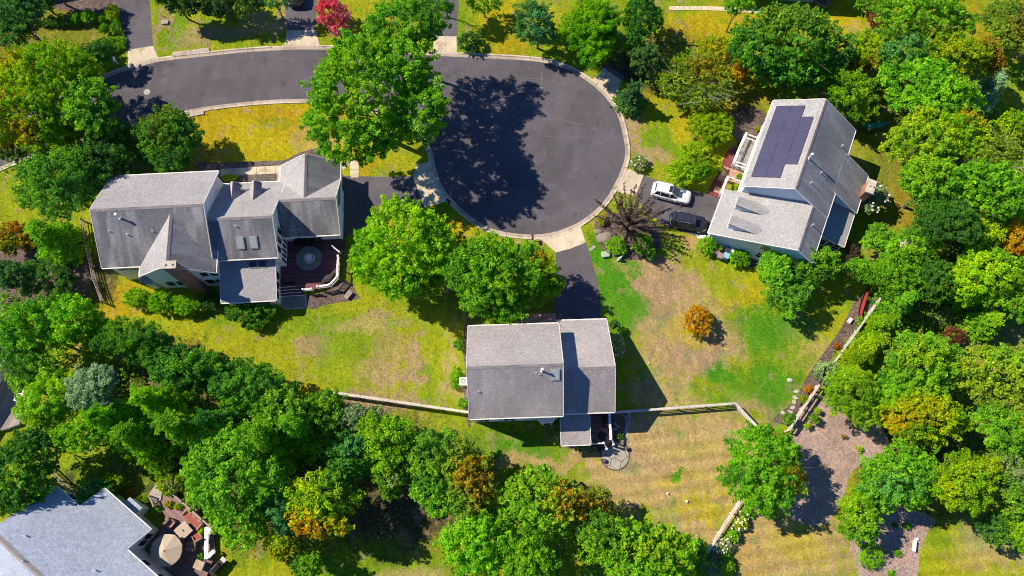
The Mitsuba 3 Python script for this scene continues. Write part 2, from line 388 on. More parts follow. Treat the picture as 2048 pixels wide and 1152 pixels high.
def shingle_fn(base, algae_shade, course=0.20, tab=0.24):
    def fn(p, n, uv):
        u, v = uv.x, uv.y
        row = dr.floor(v / course)
        ua = u / tab + cell_rand(row, 3.0) * 5.0
        r1 = cell_rand(dr.floor(ua), row, 5.0)
        r2 = cell_rand(dr.floor(ua * 2.3), row, 8.0)
        fr = v / course - row
        lap = smoothstep(0.0, 0.22, fr)
        slot = smoothstep(0.0, 0.07, dr.minimum(ua - dr.floor(ua), 1 - ua + dr.floor(ua)))
        c = C3(*base) * (0.84 + 0.16 * r1 + 0.10 * r2) * (0.60 + 0.40 * lap) * (0.8 + 0.2 * slot)
        c = c * (0.82 + 0.36 * fbm(p.x * 0.35, p.y * 0.35, p.z * 0.35, 3)) * (0.88 + 0.24 * noise(u * 7, v * 7, 2.0))
        # algal streaks plus shade painted into slopes facing away from the sun
        shade_side = smoothstep(-0.1, -0.42, n.y * 0.9 - n.x * 0.55)
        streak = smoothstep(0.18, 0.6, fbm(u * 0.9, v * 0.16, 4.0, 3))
        c = mix(c, c * C3(0.45, 0.46, 0.48), shade_side * streak * algae_shade)
        return c
    return fn


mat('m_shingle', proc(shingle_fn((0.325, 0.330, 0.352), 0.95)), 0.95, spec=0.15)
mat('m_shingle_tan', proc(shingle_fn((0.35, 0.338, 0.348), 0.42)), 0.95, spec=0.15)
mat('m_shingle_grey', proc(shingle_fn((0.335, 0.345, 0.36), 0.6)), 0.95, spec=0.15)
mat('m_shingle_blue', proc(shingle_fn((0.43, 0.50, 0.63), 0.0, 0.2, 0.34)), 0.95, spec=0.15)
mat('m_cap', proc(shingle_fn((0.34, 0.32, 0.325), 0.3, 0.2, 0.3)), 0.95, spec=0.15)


def siding_fn(base):
    def fn(p, n, uv):
        k = p.z / 0.12
        f = k - dr.floor(k)
        return C3(*base) * (0.80 + 0.20 * smoothstep(0.0, 0.25, f)) * (0.93 + 0.12 * fbm(p.x * 0.8, p.y * 0.8, p.z * 1.4, 3))
    return fn


mat('m_siding', proc(siding_fn((0.80, 0.80, 0.82))), 0.7)
mat('m_siding_blue', proc(siding_fn((0.50, 0.60, 0.70))), 0.7)
mat('m_trim', (0.76, 0.75, 0.72), 0.55)
mat('m_white', (0.80, 0.79, 0.77), 0.5)
mat('m_pane', (0.022, 0.028, 0.036), 0.06, spec=0.6)
mat('m_skylight', (0.33, 0.38, 0.40), 0.12, spec=0.7)
mat('m_frame', (0.30, 0.31, 0.31), 0.5)
mat('m_metal', (0.55, 0.55, 0.55), 0.35, metallic=0.7)
mat('m_dark', (0.025, 0.026, 0.03), 0.5)
mat('m_black', (0.012, 0.012, 0.014), 0.45)


def plank_fn(base, w=0.14, along=(1.0, 0.0)):
    def fn(p, n, uv):
        b = p.x * along[1] * -1.0 + p.y * along[0]
        a = p.x * along[0] + p.y * along[1]
        k = b / w
        i = dr.floor(k)
        j = dr.minimum(k - i, 1 - k + i)
        c = C3(*base) * (0.7 + 0.5 * cell_rand(i, 3.0)) * (0.8 + 0.4 * fbm(a * 0.8, b * 9.0, 1.0, 3))
        return c * (0.35 + 0.65 * smoothstep(0.0, 0.10, j))
    return fn


mat('m_deck_red', proc(plank_fn((0.15, 0.055, 0.07), 0.14, (math.cos(.05), math.sin(.05)))), 0.7)
mat('m_deck_brown', proc(plank_fn((0.115, 0.08, 0.085), 0.15, (math.cos(.033), math.sin(.033)))), 0.7)
mat('m_deck_pink', proc(plank_fn((0.235, 0.15, 0.15), 0.15, (math.cos(-.64), math.sin(-.64)))), 0.7)
mat('m_deck_grey', proc(plank_fn((0.33, 0.30, 0.28), 0.3, (math.cos(1.17), math.sin(1.17)))), 0.8)


def wood_fn(base):
    def fn(p, n, uv):
        return C3(*base) * (0.65 + 0.6 * fbm(p.x * 2.3, p.y * 2.3, p.z * 6, 3)) * (0.85 + 0.3 * noise(p.x * 11, p.y * 11, p.z * 20))
    return fn


mat('m_fence', proc(wood_fn((0.36, 0.31, 0.28))), 0.9)
mat('m_fence_pale', proc(wood_fn((0.52, 0.49, 0.45))), 0.85)
mat('m_bark', proc(wood_fn((0.13, 0.105, 0.085))), 0.95)
mat('m_bark_pale', proc(wood_fn((0.27, 0.24, 0.22))), 0.95)
mat('m_rock', proc(wood_fn((0.23, 0.21, 0.17))), 0.95)
mat('m_pale_stone', proc(wood_fn((0.46, 0.44, 0.38))), 0.9)


def solar_fn(p, n, uv):
    u, v = uv.x, uv.y
    a, b = u / 0.156, v / 0.156
    j = dr.minimum(dr.minimum(a - dr.floor(a), 1 - a + dr.floor(a)), dr.minimum(b - dr.floor(b), 1 - b + dr.floor(b)))
    c = C3(0.046, 0.047, 0.098) * (0.85 + 0.35 * fbm(p.x * 0.7, p.y * 0.7, 1.0, 3))
    return mix(C3(0.065, 0.065, 0.12), c, smoothstep(0.01, 0.05, j))


mat('m_solar', proc(solar_fn), 0.35, spec=0.5)
scene['m_leaf'] = {'type': 'principledthin', 'base_color': {'type': 'mesh_attribute', 'name': 'vertex_color'}, 'roughness': 0.6, 'diff_trans': 0.85, 'spec_trans': 0.0, 'eta': 1.3}
scene['m_petal'] = P((0.66, 0.62, 0.54), 0.8)
# ---------------------------------------------------------------- ground, road, kerbs, driveways
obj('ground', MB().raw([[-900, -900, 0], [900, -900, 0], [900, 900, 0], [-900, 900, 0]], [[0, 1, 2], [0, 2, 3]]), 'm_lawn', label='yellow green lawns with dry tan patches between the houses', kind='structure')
north = [(-160, 330), (-60, 300), (0, 272), (60, 236), (110, 205), (160, 178), (233, 148), (275, 135), (320, 123), (417, 112), (512, 103), (622, 99), (750, 104), (883, 112), (960, 116), (1037, 120), (1087, 125)]
bulb = [(1121, 134), (1150, 147), (1192, 176), (1225, 213), (1240, 245), (1249, 288), (1250, 311), (1245, 332), (1229, 369), (1204, 407), (1160, 443), (1108, 464), (1058, 469), (996, 461), (954, 442), (912, 407), (885, 373), (871, 335), (863, 300), (838, 262), (800, 235)]
south = [(740, 215), (690, 204), (609, 198), (512, 202), (417, 213), (357, 224), (300, 236), (240, 252), (160, 276), (80, 303), (0, 334), (-80, 370), (-160, 405)]
edge = spline(poly_at(north + bulb + south), 10)
road_poly = Polygon(edge).buffer(0)
road = thing('road', 'dark grey asphalt street ending in a round turning circle', kind='structure')
add(road, sheet(road_poly, 0.008).mesh()[0], 'm_road')


def strip(pts, w, z):
    p = np.asarray(pts, float)
    t = np.gradient(p, axis=0)
    t /= np.linalg.norm(t, axis=1, keepdims=True) + 1e-9
    nn = np.c_[-t[:, 1], t[:, 0]]
    v = np.vstack([np.c_[p + nn * w / 2, np.full(len(p), z)], np.c_[p - nn * w / 2, np.full(len(p), z)]])
    k = len(p)
    f = []
    for i in range(k - 1):
        f += [[i, k + i, k + i + 1], [i, k + i + 1, i + 1]]
    return v, f


def px_strip(m, pts, w, z, n=8):
    return m.raw(*strip(spline(poly_at(pts), n), w, z))


rs = np.random.default_rng(5)
seal = MB()
for pts, w in (([(1084, 142), (1083, 178), (1079, 195), (1065, 211)], .07), ([(1065, 211), (1050, 209), (1030, 203)], .06), ([(1058, 176), (1082, 176)], .06), ([(1125, 163), (1132, 168), (1127, 172), (1122, 166), (1125, 163)], .06), ([(1115, 190), (1120, 184), (1124, 188), (1119, 193), (1115, 190)], .06),
               ([(1110, 235), (1140, 244), (1168, 249)], .05), ([(1205, 270), (1212, 278), (1222, 276), (1224, 264), (1230, 258)], .05), ([(1208, 300), (1216, 306), (1224, 318)], .04), ([(1090, 274), (1130, 272), (1180, 275)], .03), ([(1188, 285), (1200, 287), (1208, 283)], .04), ([(1050, 155), (1110, 162)], .03)):
    px_strip(seal, pts, w, 0.013)
obj('chalk_line', seal, 'm_seal', road, kind='stuff')
aprons = {
    'tl': ([(255, 100), (306, 92), (319, 121), (257, 136)], [(226, -30), (297, -30), (306, 92), (255, 100)]),
    'top': ([(574, 61), (632, 60), (640, 94), (568, 96)], [(566, -40), (634, -40), (632, 60), (574, 61)]),
    'mid': ([(868, 72), (913, 73), (914, 110), (866, 107)], [(868, -40), (920, -40), (913, 73), (868, 72)]),
    'ne': ([(1206, 135), (1243, 161), (1229, 199), (1186, 160)], [(1206, 135), (1243, 161), (1250, 154), (1213, 128)]),
    'east': ([(1258, 338), (1287, 351), (1271, 392), (1229, 383), (1248, 345)], [(1287, 351), (1340, 369), (1400, 385), (1452, 396), (1420, 478), (1385, 470), (1330, 453), (1290, 420), (1271, 392)]),
    'south': ([(1076, 474), (1108, 470), (1160, 449), (1171, 485), (1142, 497), (1112, 505)], [(1112, 505), (1142, 497), (1171, 485), (1188, 535), (1199, 585), (1202, 645), (1108, 650), (1110, 560)]),
    'west': ([(832, 330), (866, 322), (874, 350), (890, 385), (899, 402), (850, 414), (826, 355)], [(660, 352), (705, 352), (775, 354), (826, 352), (850, 414), (760, 440), (690, 475), (660, 475)]),
}
AP = {k: Polygon(poly_at(a[0])).buffer(0.25) for k, a in aprons.items()}
allap = unary_union(list(AP.values()))
kdirs = LineString(edge)
L = kdirs.length
n_sec = int(L / 3.0)


def along(d):
    q = np.array(kdirs.interpolate(d).coords[0])
    a, b = np.array(kdirs.interpolate(max(d - .2, 0)).coords[0]), np.array(kdirs.interpolate(min(d + .2, L)).coords[0])
    t = (b - a) / (np.linalg.norm(b - a) + 1e-9)
    return q, np.array([-t[1], t[0]])  # left of the direction of travel: away from the road


def ribbon(d0, d1, prof, k=6):
    rows = []
    for d in np.linspace(d0, d1, k):
        q, nn = along(d)
        rows.append([[*(q + nn * o), z] for o, z in prof])
    v = np.array(rows)
    m = len(prof)
    f = []
    for i in range(k - 1):
        for j in range(m - 1):
            a = i * m + j
            f += [[a, a + m, a + m + 1], [a, a + m + 1, a + 1]]
    f += [[0, j, j + 1] for j in range(1, m - 1)] + [[(k - 1) * m, (k - 1) * m + j + 1, (k - 1) * m + j] for j in range(1, m - 1)]
    f = np.array(f)[:, ::-1]
    return v.reshape(-1, 3), f


for i in range(n_sec):
    d0, d1 = i * L / n_sec + 0.02, (i + 1) * L / n_sec - 0.02
    q, nn = along((d0 + d1) / 2)
    if abs(q[0]) > 70 or q[1] > 75:
        continue
    low = any(g.contains(Point(*(along(d)[0] + along(d)[1] * 0.55))) for g in AP.values() for d in (d0 + 1.0, d1 - 1.0))
    h = 0.035 if low else 0.12
    obj('gutter_section', MB().raw(*ribbon(d0, d1, [(-0.02, 0.0), (0.0, 0.014), (0.40, 0.022), (0.42, 0.0)])), 'm_kerb', road)
    obj('kerbstone', MB().raw(*ribbon(d0, d1, [(0.405, 0.0), (0.42, h - 0.02), (0.45, h), (0.60, h), (0.63, 0.0)])), 'm_kerbtop', road)
names = {'tl': 'dark driveway with a pale apron at the top left of the street', 'top': 'grey driveway with a parked dark car at the top edge', 'mid': 'shaded driveway running up beside the big maple', 'ne': 'shaded driveway apron at the north east of the turning circle',
         'east': 'grey driveway with two parked cars before the solar roof house', 'south': 'asphalt driveway with a bright concrete apron leading to the middle house', 'west': 'driveway of the brick deck house with a dappled apron'}
for k, (ap, dv) in aprons.items():
    key = thing('driveway', names[k], kind='structure')
    g = Polygon(poly_at(dv)).buffer(0.3).buffer(-0.3)
    add(key, sheet(g.difference(road_poly.buffer(0.62)), 0.014).mesh()[0], 'm_drive')
    a = Polygon(poly_at(ap)).buffer(0).difference(road_poly.buffer(0.64))
    a = max(getattr(a, 'geoms', [a]), key=lambda q: q.area)
    # a joint across the middle: two slabs
    c = np.array(a.centroid.coords[0])
    gd = np.array(g.centroid.coords[0]) - c
    gd /= np.linalg.norm(gd)
    j = LineString([c - gd * 30, c + gd * 30]).buffer(0.012)
    for piece in getattr(a.difference(j), 'geoms', [a]):
        if piece.area > .5:
            obj('apron_slab', MB().prism(piece.simplify(0.02), 0.0, 0.03), 'm_concrete', key)
drive_union = unary_union([Polygon(poly_at(d)).buffer(0.1) for a, d in aprons.values()] + [Polygon(poly_at(a)).buffer(0.1) for a, d in aprons.values()])
lawn_free = unary_union([road_poly.buffer(0.6), drive_union])


def bed(name, pts, m, label, z=0.006, smooth=True):
    q = spline(poly_at(pts), 6, True) if smooth else poly_at(pts)
    g = Polygon(q).buffer(0)
    obj(name, sheet(g, z), m, label=label, kind='structure')
    return g


beds = [
    bed('wood_chip_bed', [(1622, 800), (1660, 806), (1705, 822), (1752, 848), (1775, 880), (1760, 912), (1722, 930), (1700, 950), (1690, 985), (1668, 1030), (1640, 1050), (1600, 1046), (1570, 1020), (1575, 960), (1592, 905), (1585, 870), (1600, 830)], 'm_chips', 'pinkish wood chip bed inside the corner fence'),
    bed('garden_path', [(1700, 1085), (1720, 1030), (1770, 1008), (1830, 1020), (1870, 1040), (1856, 1065), (1840, 1100), (1832, 1160), (1790, 1190), (1730, 1190), (1712, 1130)], 'm_chips', 'wood chip path curving between the two lower lawns'),
    bed('fence_mulch', [(1718, 590), (1752, 596), (1735, 640), (1690, 705), (1650, 760), (1628, 800), (1600, 830), (1580, 850), (1545, 842), (1560, 826), (1590, 800), (1610, 760), (1640, 715), (1680, 660)], 'm_mulch', 'dark mulch strip along the pale fence'),
    bed('front_gravel', [(395, 325), (440, 326), (520, 322), (568, 320), (600, 305), (650, 295), (672, 320), (684, 345), (684, 372), (560, 372), (440, 372), (400, 352)], 'm_gravel', 'dark gravel bed around the front walk of the brick deck house'),
    bed('deck_gravel', [(612, 590), (640, 586), (690, 560), (716, 590), (716, 598), (660, 608), (618, 618)], 'm_mulch', 'gravel strip below the octagonal deck'),
    bed('island_mulch', [(1190, 440), (1225, 425), (1290, 440), (1320, 470), (1310, 510), (1270, 520), (1225, 512), (1200, 490)], 'm_mulch', 'mulch bed under the plum tree by the turning circle'),
    bed('porch_mulch', [(1450, 230), (1495, 215), (1535, 230), (1520, 262), (1500, 300), (1478, 296), (1470, 275), (1455, 250)], 'm_mulch', 'mulch bed beside the white porch railing'),
    bed('front_mulch', [(1410, 480), (1455, 505), (1500, 535), (1520, 520), (1480, 490), (1440, 470)], 'm_mulch', 'mulch bed with bins along the blue side wall'),
    bed('side_mulch', [(930, 650), (940, 650), (942, 842), (932, 835), (928, 790), (930, 740), (926, 700)], 'm_mulch', 'mulch strip beside the middle house'),
    bed('porch_bed', [(1040, 845), (1122, 840), (1125, 893), (1215, 905), (1240, 880), (1257, 860), (1255, 826), (1220, 822), (1120, 828)], 'm_mulch', 'shaded plant bed around the back porch'),
    bed('woodland_floor', [(0, 500), (120, 500), (165, 470), (182, 530), (180, 580), (110, 620), (0, 630)], 'm_mulch', 'leaf litter under the trees left of the rail fence'),
    bed('corner_litter', [(-40, 20), (60, 0), (120, 20), (230, 25), (250, 0), (180, -40), (-40, -40)], 'm_mulch', 'shaded bed in the top left corner'),
]
# two seasons of turf: individual tufts over the visible lawns
rt = np.random.default_rng(11)
N = 190000
tx = rt.uniform(-75, 75, N)
ty = rt.uniform(-12, 72, N)
from shapely import contains_xy
keep = ~contains_xy(unary_union([lawn_free] + beds), tx, ty)
tx, ty = tx[keep], ty[keep]
N = len(tx)
az, ln, hh, ww = rt.uniform(0, 6.28, N), rt.normal(0, .05, (N, 2)), rt.uniform(.04, .11, N), rt.uniform(.03, .07, N)
b0 = np.c_[tx, ty, np.zeros(N)]
dv = np.c_[np.cos(az), np.sin(az), np.zeros(N)] * ww[:, None]
tv = np.stack([b0 - dv, b0 + dv, b0 + np.c_[ln, hh]], 1).reshape(-1, 3)
obj('grass', (tv, np.arange(3 * N).reshape(-1, 3)), 'm_lawn', label='short tufts of lawn grass, green, gold and dried to straw', cat='grass', kind='stuff')
# ---------------------------------------------------------------- houses
class House:
    def __init__(s, fr, name, label, walls, shingle, cat='house'):
        s.fr, s.wm, s.sm = fr, walls, shingle
        s.key = thing(name, label, cat)

    def part(s, name, m, mt, label=None):
        return obj(name, m, mt, s.key, label)

    def p3(s, ax, a, b, z):
        return (a, b, z) if ax == 'u' else (b, a, z)

    def gable(s, ax, a0, a1, b0, b1, zb0, zb1, br, zr, zbase=0.0, ov=0.38, ova=(0.3, 0.3), wall=True, sides=(1, 1), cap=True, gut=(1, 1), wall_trim=(0, 0), fascia=(1, 1)):
        """A block with a ridge along ax from a0 to a1; eaves at b0 (height zb0) and b1 (zb1); ridge at b = br, height zr. All are roof edges."""
        q = lambda a, b, z: s.p3(ax, a, b, z)
        sl0, sl1 = (zr - zb0) / (br - b0), (zr - zb1) / (b1 - br)
        m = MB(s.fr)
        for side, (b, zb) in enumerate(((b0, zb0), (b1, zb1))):
            if not sides[side]:
                continue
            c = [q(a0, b, zb), q(a1, b, zb), q(a1, br, zr), q(a0, br, zr)]
            if (side == 1) == (ax == 'u'):
                c = [c[1], c[0], c[3], c[2]]
            m.slab(c, 0.17)
        s.part('roof', m, s.sm)
        if cap:
            m = MB(s.fr)
            for sg, sl in ((-1, sl0), (1, sl1)):
                w = 0.26
                c = [q(a0, br + sg * w, zr - w * sl + .03), q(a1, br + sg * w, zr - w * sl + .03), q(a1, br, zr + .035), q(a0, br, zr + .035)]
                if (sg == 1) == (ax == 'u'):
                    c = [c[1], c[0], c[3], c[2]]
                m.slab(c, 0.035)
            s.part('ridge_cap', m, 'm_cap')
        for side, (b, zb, sg) in enumerate(((b0, zb0, -1), (b1, zb1, 1))):
            if gut[side] and sides[side]:
                m = MB(s.fr)
                lo, hi = (b - .12, b + .01) if sg < 0 else (b - .01, b + .12)
                if ax == 'u':
                    m.cbox(a0 + .02, a1 - .02, lo, hi, zb - .19, zb - .03, .02)
                else:
                    m.cbox(lo, hi, a0 + .02, a1 - .02, zb - .19, zb - .03, .02)
                s.part('gutter', m, 'm_trim')
        for k, a in enumerate((a0, a1)):
            if fascia[k]:
                o = -.03 if k == 0 else .03
                for (b, zb, on) in ((b0, zb0, sides[0]), (b1, zb1, sides[1])):
                    if on:
                        s.part('rake_board', MB(s.fr).bar(q(a + o, b, zb - .09), q(a + o, br, zr - .09), .05, .21), 'm_trim')
        if wall:
            w0, w1 = b0 + ov, b1 - ov
            zz = lambda b: (zb0 + (b - b0) * sl0 if b < br else zb1 + (b1 - b) * sl1) - .12
            prof = [(w0, zbase), (w1, zbase), (w1, zz(w1)), (br, zr - .12), (w0, zz(w0))]
            A0, A1 = a0 + ova[0], a1 - ova[1]
            v = [q(a, b, z) for a in (A0, A1) for b, z in prof]
            f = [[0, 1, 2], [0, 2, 4], [2, 3, 4], [5, 7, 6], [5, 9, 7], [7, 9, 8]]
            for i in range(5):
                j = (i + 1) % 5
                f += [[i, i + 5, j + 5], [i, j + 5, j]]
            f = np.array(f)
            if ax == 'v':
                pass
            else:
                f = f[:, ::-1]
            s.part('wall', MB(s.fr).raw(v, f), s.wm)
        return s

    def shed(s, u0, u1, v0, v1, z00, z01, dirv=True, ov=.3, wall=True, zbase=0.0, gut=True):
        """A single slope; low edge at v0 (z00), high edge at v1 (z01) when dirv, else along u."""
        m = MB(s.fr)
        if dirv:
            lowfirst = v0 < v1
            c = [(u0, v0, z00), (u1, v0, z00), (u1, v1, z01), (u0, v1, z01)]
            if not lowfirst:
                c = [c[1], c[0], c[3], c[2]]
        else:
            c = [(u0, v0, z00), (u0, v1, z00), (u1, v1, z01), (u1, v0, z01)]
            if u0 < u1:
                c = [c[1], c[0], c[3], c[2]]
        m.slab(c, .15)
        s.part('roof', m, s.sm)
        m = MB(s.fr)
        if dirv:
            m.cbox(u0 + .02, u1 - .02, v0 - (.12 if v0 < v1 else -.01), v0 + (.01 if v0 < v1 else .12), z00 - .17, z00 - .03, .02)
        else:
            m.cbox(u0 - (.12 if u0 < u1 else -.01), u0 + (.01 if u0 < u1 else .12), v0 + .02, v1 - .02, z00 - .17, z00 - .03, .02)
        if gut:
            s.part('gutter', m, 'm_trim')
        if dirv:
            for u in (u0 - .03, u1 + .03):
                s.part('rake_board', MB(s.fr).bar((u, v0, z00 - .08), (u, v1, z01 - .08), .05, .18), 'm_trim')
        else:
            for v in (min(v0, v1) - .03, max(v0, v1) + .03):
                s.part('rake_board', MB(s.fr).bar((u0, v, z00 - .08), (u1, v, z01 - .08), .05, .18), 'm_trim')
        if wall and dirv:
            sg = 1 if v0 < v1 else -1
            a = v0 + sg * ov
            za = z00 + (z01 - z00) * ov / abs(v1 - v0) - .1
            v = [(u, b, z) for u in (u0 + ov, u1 - ov) for b, z in ((a, zbase), (v1, zbase), (v1, z01 - .1), (a, za))]
            f = [[0, 1, 2], [0, 2, 3], [4, 6, 5], [4, 7, 6]]
            for i in range(4):
                j = (i + 1) % 4
                f += [[i, i + 4, j + 4], [i, j + 4, j]]
            f = np.array(f)
            s.part('wall', MB(s.fr).raw(v, f[:, ::-1] if sg > 0 else f), s.wm)

    def window(s, face, c, a0, a1, z0, z1, nx=1, ny=1, name='window'):
        """A window on the wall plane at c; face N, S (a is u) or E, W (a is v)."""
        sg = 1 if face in 'NE' else -1
        fm, pm = MB(s.fr), MB(s.fr)

        def bx(m, x0, x1, za, zb, d0, d1):
            if face in 'NS':
                m.box(x0, x1, c + sg * d0, c + sg * d1, za, zb)
            else:
                m.box(c + sg * d0, c + sg * d1, x0, x1, za, zb)
        w = .09
        bx(fm, a0 - w, a1 + w, z1, z1 + w, -.02, .06)
        bx(fm, a0 - w, a1 + w, z0 - w, z0, -.02, .08)
        bx(fm, a0 - w, a0, z0, z1, -.02, .06)
        bx(fm, a1, a1 + w, z0, z1, -.02, .06)
        for i in range(1, nx):
            x = a0 + (a1 - a0) * i / nx
            bx(fm, x - .05, x + .05, z0, z1, -.02, .05)
        for j in range(1, ny):
            z = z0 + (z1 - z0) * j / ny
            bx(fm, a0, a1, z - .025, z + .025, -.02, .045)
        k = s.part(name, fm, 'm_white')
        for i in range(nx):
            xa, xb = a0 + (a1 - a0) * i / nx + (.05 if i else 0), a0 + (a1 - a0) * (i + 1) / nx - (.05 if i < nx - 1 else 0)
            pm = MB(s.fr)
            bx(pm, xa, xb, z0, z1, -.02, .022)
            obj('pane', pm, 'm_pane', k)

    def pipe(s, u, v, z, h=.45, r=.05, name='vent_pipe', m='m_white'):
        a = MB(s.fr)
        a.cyl(u, v, z - .15, z + h, r, sides=10)
        if h > .7:
            a.cyl(u, v, z + h, z + h + .16, r * 1.9, r * 1.6, sides=12)
            a.cyl(u, v, z + .0, z + .10, r * 2.2, r * 1.2, sides=12)
        s.part(name, a, m)

    def chimney(s, u0, u1, v0, v1, z0, z1):
        k = s.part('chimney', MB(s.fr).box(u0, u1, v0, v1, z0, z1), 'm_brick')
        m = MB(s.fr)
        m.box(u0 - .07, u1 + .07, v0 - .07, v1 + .07, z1, z1 + .12)
        obj('chimney_cap', m, 'm_pale_stone', k)
        m = MB(s.fr)
        for i in range(2):
            a = u0 + (u1 - u0) * (i + .5) / 2
            m.cyl(a, (v0 + v1) / 2, z1 + .12, z1 + .26, .12, .11, 10)
        obj('flue', m, 'm_pale_stone', k)


def slope_mb(fr, o, e, g):
    """box helper on a roof slope: o origin, e unit along the eave, g unit up the slope"""
    o, e, g = map(lambda x: np.asarray(x, float), (o, e, g))
    n = np.cross(e, g)
    if n[2] < 0:
        n = -n

    def box(m, a0, a1, b0, b1, h0, h1, uv=False):
        v = [o + e * a + g * b + n * h for h in (h0, h1) for a, b in ((a0, b0), (a1, b0), (a1, b1), (a0, b1))]
        f = MB.BF
        if np.dot(np.cross(e, g), n) < 0:
            f = np.array(f)[:, ::-1]
        t = [(a, b) for h in (0, 1) for a, b in ((0, 0), (a1 - a0, 0), (a1 - a0, b1 - b0), (0, b1 - b0))]
        return m.raw(v, f, t)
    return box


# ---- the brick deck house (left)
F1 = Fr(-33, 32, 3.0)
h = House(F1, 'brick_deck_house', 'long grey roofed house with a brick chimney and octagonal red deck', 'm_siding', 'm_shingle')
h.gable('u', -11.9, 0.1, -4.9, 6.05, 5.5, 5.5, .5, 9.1)
h.gable('u', -0.3, 7.0, -4.4, 5.6, 4.8, 3.0, -.6, 7.6, ova=(0, .28), fascia=(0, 1))
h.gable('u', 6.9, 13.4, -1.35, 5.6, 3.0, 3.0, 2.1, 5.66, ova=(0, .28), fascia=(0, 1))
h.gable('v', 2.3, 7.6, 6.35, 13.3, 3.0, 3.0, 9.85, 5.62, ova=(0, .3), fascia=(0, 1))
h.gable('v', -6.1, 0.4, -7.75, 0.5, 5.5, 5.5, -3.6, 8.55, ova=(.3, 0), fascia=(1, 0))
h.shed(.2, 6.35, -8.7, -4.05, 2.75, 3.7)
for u in (1.75, 4.15):
    h.gable('v', 2.0, 4.7, u - .62, u + .62, 4.75, 4.75, u, 5.45, zbase=3.4, ov=.16, ova=(0, .2), gut=(0, 0), cap=True, fascia=(0, 1))
    h.window('N', 4.5, u - .28, u + .28, 3.95, 4.75)
h.chimney(-3.75, -2.35, -6.55, -5.83, 0, 9.0)
for (a0, a1) in ((-11.0, -9.9), (-9.7, -8.6)):
    h.window('S', -4.52, a0, a1, 3.5, 4.8)
for a0 in (-6.4, -5.2, -1.9, -.8):
    h.window('S', -5.8, a0, a0 + .95, 1.0, 2.5)
for a0 in (-1.6, -.55):
    h.window('S', -5.8, a0, a0 + .85, 3.7, 5.0)
for a0 in (1.2, 2.2, 5.0, 5.75):
    h.window('S', -4.02, a0, a0 + .6, 3.85, 4.45)
for b0 in (-3.4, -2.35, -1.3):
    h.window('E', 6.72, b0, b0 + .7, 3.0, 4.6)
for b0 in (-3.95, -3.37, -2.79, -2.21, -1.63):
    h.window('E', 6.72, b0 + .05, b0 + .45, .8, 2.55)
for b0 in (-8.1, -7.0, -5.9):
    h.window('E', 6.05, b0, b0 + .85, .9, 2.3)
h.window('E', .0 - .2, -4.3, -3.2, 2.9, 4.2, 2)
h.window('S', -8.4, 1.2, 5.2, .9, 2.2, 4)
h.window('N', 7.3, 7.3, 9.3, .2, 2.2, 2, 4, 'garage_door')
h.window('N', 5.67, -10.5, -9.3, 3.6, 4.9, 2)
h.window('N', 5.67, -6.5, -5.3, 3.6, 4.9, 2)
# lean-to porch roof in the corner left of the chimney wing
h.shed(-9.0, -7.6, -6.0, -4.4, 2.5, 2.9, ov=.2, gut=False)
rz1 = lambda v: 9.1 - (.5 - v) * .667
for (px, py, z, hh, r) in ((243, 438, 8.2, .95, .09), (226, 468, 7.0, .3, .05), (262, 474, 6.8, .35, .06), (311, 467, 7.0, .3, .05)):
    u, v = F1.px(px, py, z)
    h.pipe(u, v, rz1(v), hh, r)
for (px, py) in ((478, 460), (436, 510)):
    u, v = F1.px(px, py, 6.0)
    h.pipe(u, v, 7.6 - (-.6 - v) * .737, .3, .05)
S1 = slope_mb(F1, (0, -4.4, 4.8), (1, 0, 0), np.array([0, 3.8, 2.8]) / math.hypot(3.8, 2.8))
for u in (2.75, 4.2):
    m = MB(F1)
    S1(m, u, u + .85, 1.15, 2.55, -.05, .12)
    k = h.part('skylight', m, 'm_frame')
    m = MB(F1)
    S1(m, u + .09, u + .76, 1.24, 2.46, .06, .14)
    obj('pane', m, 'm_skylight', k)
m = MB(F1)
S1b = slope_mb(F1, (.2, -8.7, 2.75), (1, 0, 0), np.array([0, 4.65, .95]) / math.hypot(4.65, .95))
for u in (3.2, 4.25):
    m = MB(F1)
    S1b(m, u, u + .95, 3.7, 4.5, -.05, .10)
    k = h.part('skylight', m, 'm_frame')
    m = MB(F1)
    S1b(m, u + .07, u + .88, 3.76, 4.43, .05, .12)
    obj('pane', m, 'm_pane', k)
m = MB(F1)
u, v = F1.px(593, 465, 3.6)
m.tube([(u, v, 3.4), (u, v, 4.5)], .03, 5).tube([(u - .6, v - .1, 4.4), (u + .6, v + .1, 4.4)], .025, 5).tube([(u - .25, v + .3, 4.2), (u + .25, v - .3, 4.2)], .02, 5)
h.part('aerial', m, 'm_metal')

# ---- the middle house
F2 = Fr(0, 15, 1.9)
h = House(F2, 'middle_house', 'grey roofed house in the middle with a lower garage wing and back porch', 'm_siding', 'm_shingle_tan')
h.gable('u', -4.5, 5.1, -4.75, 5.0, 6.0, 6.0, 0.0, 9.35)
h.gable('u', 4.9, 10.6, -4.3, 6.05, 4.3, 3.0, 0.0, 7.05, ova=(0, .28), fascia=(0, 1))
h.shed(4.95, 8.05, -7.4, -4.0, 2.7, 3.4, gut=True)
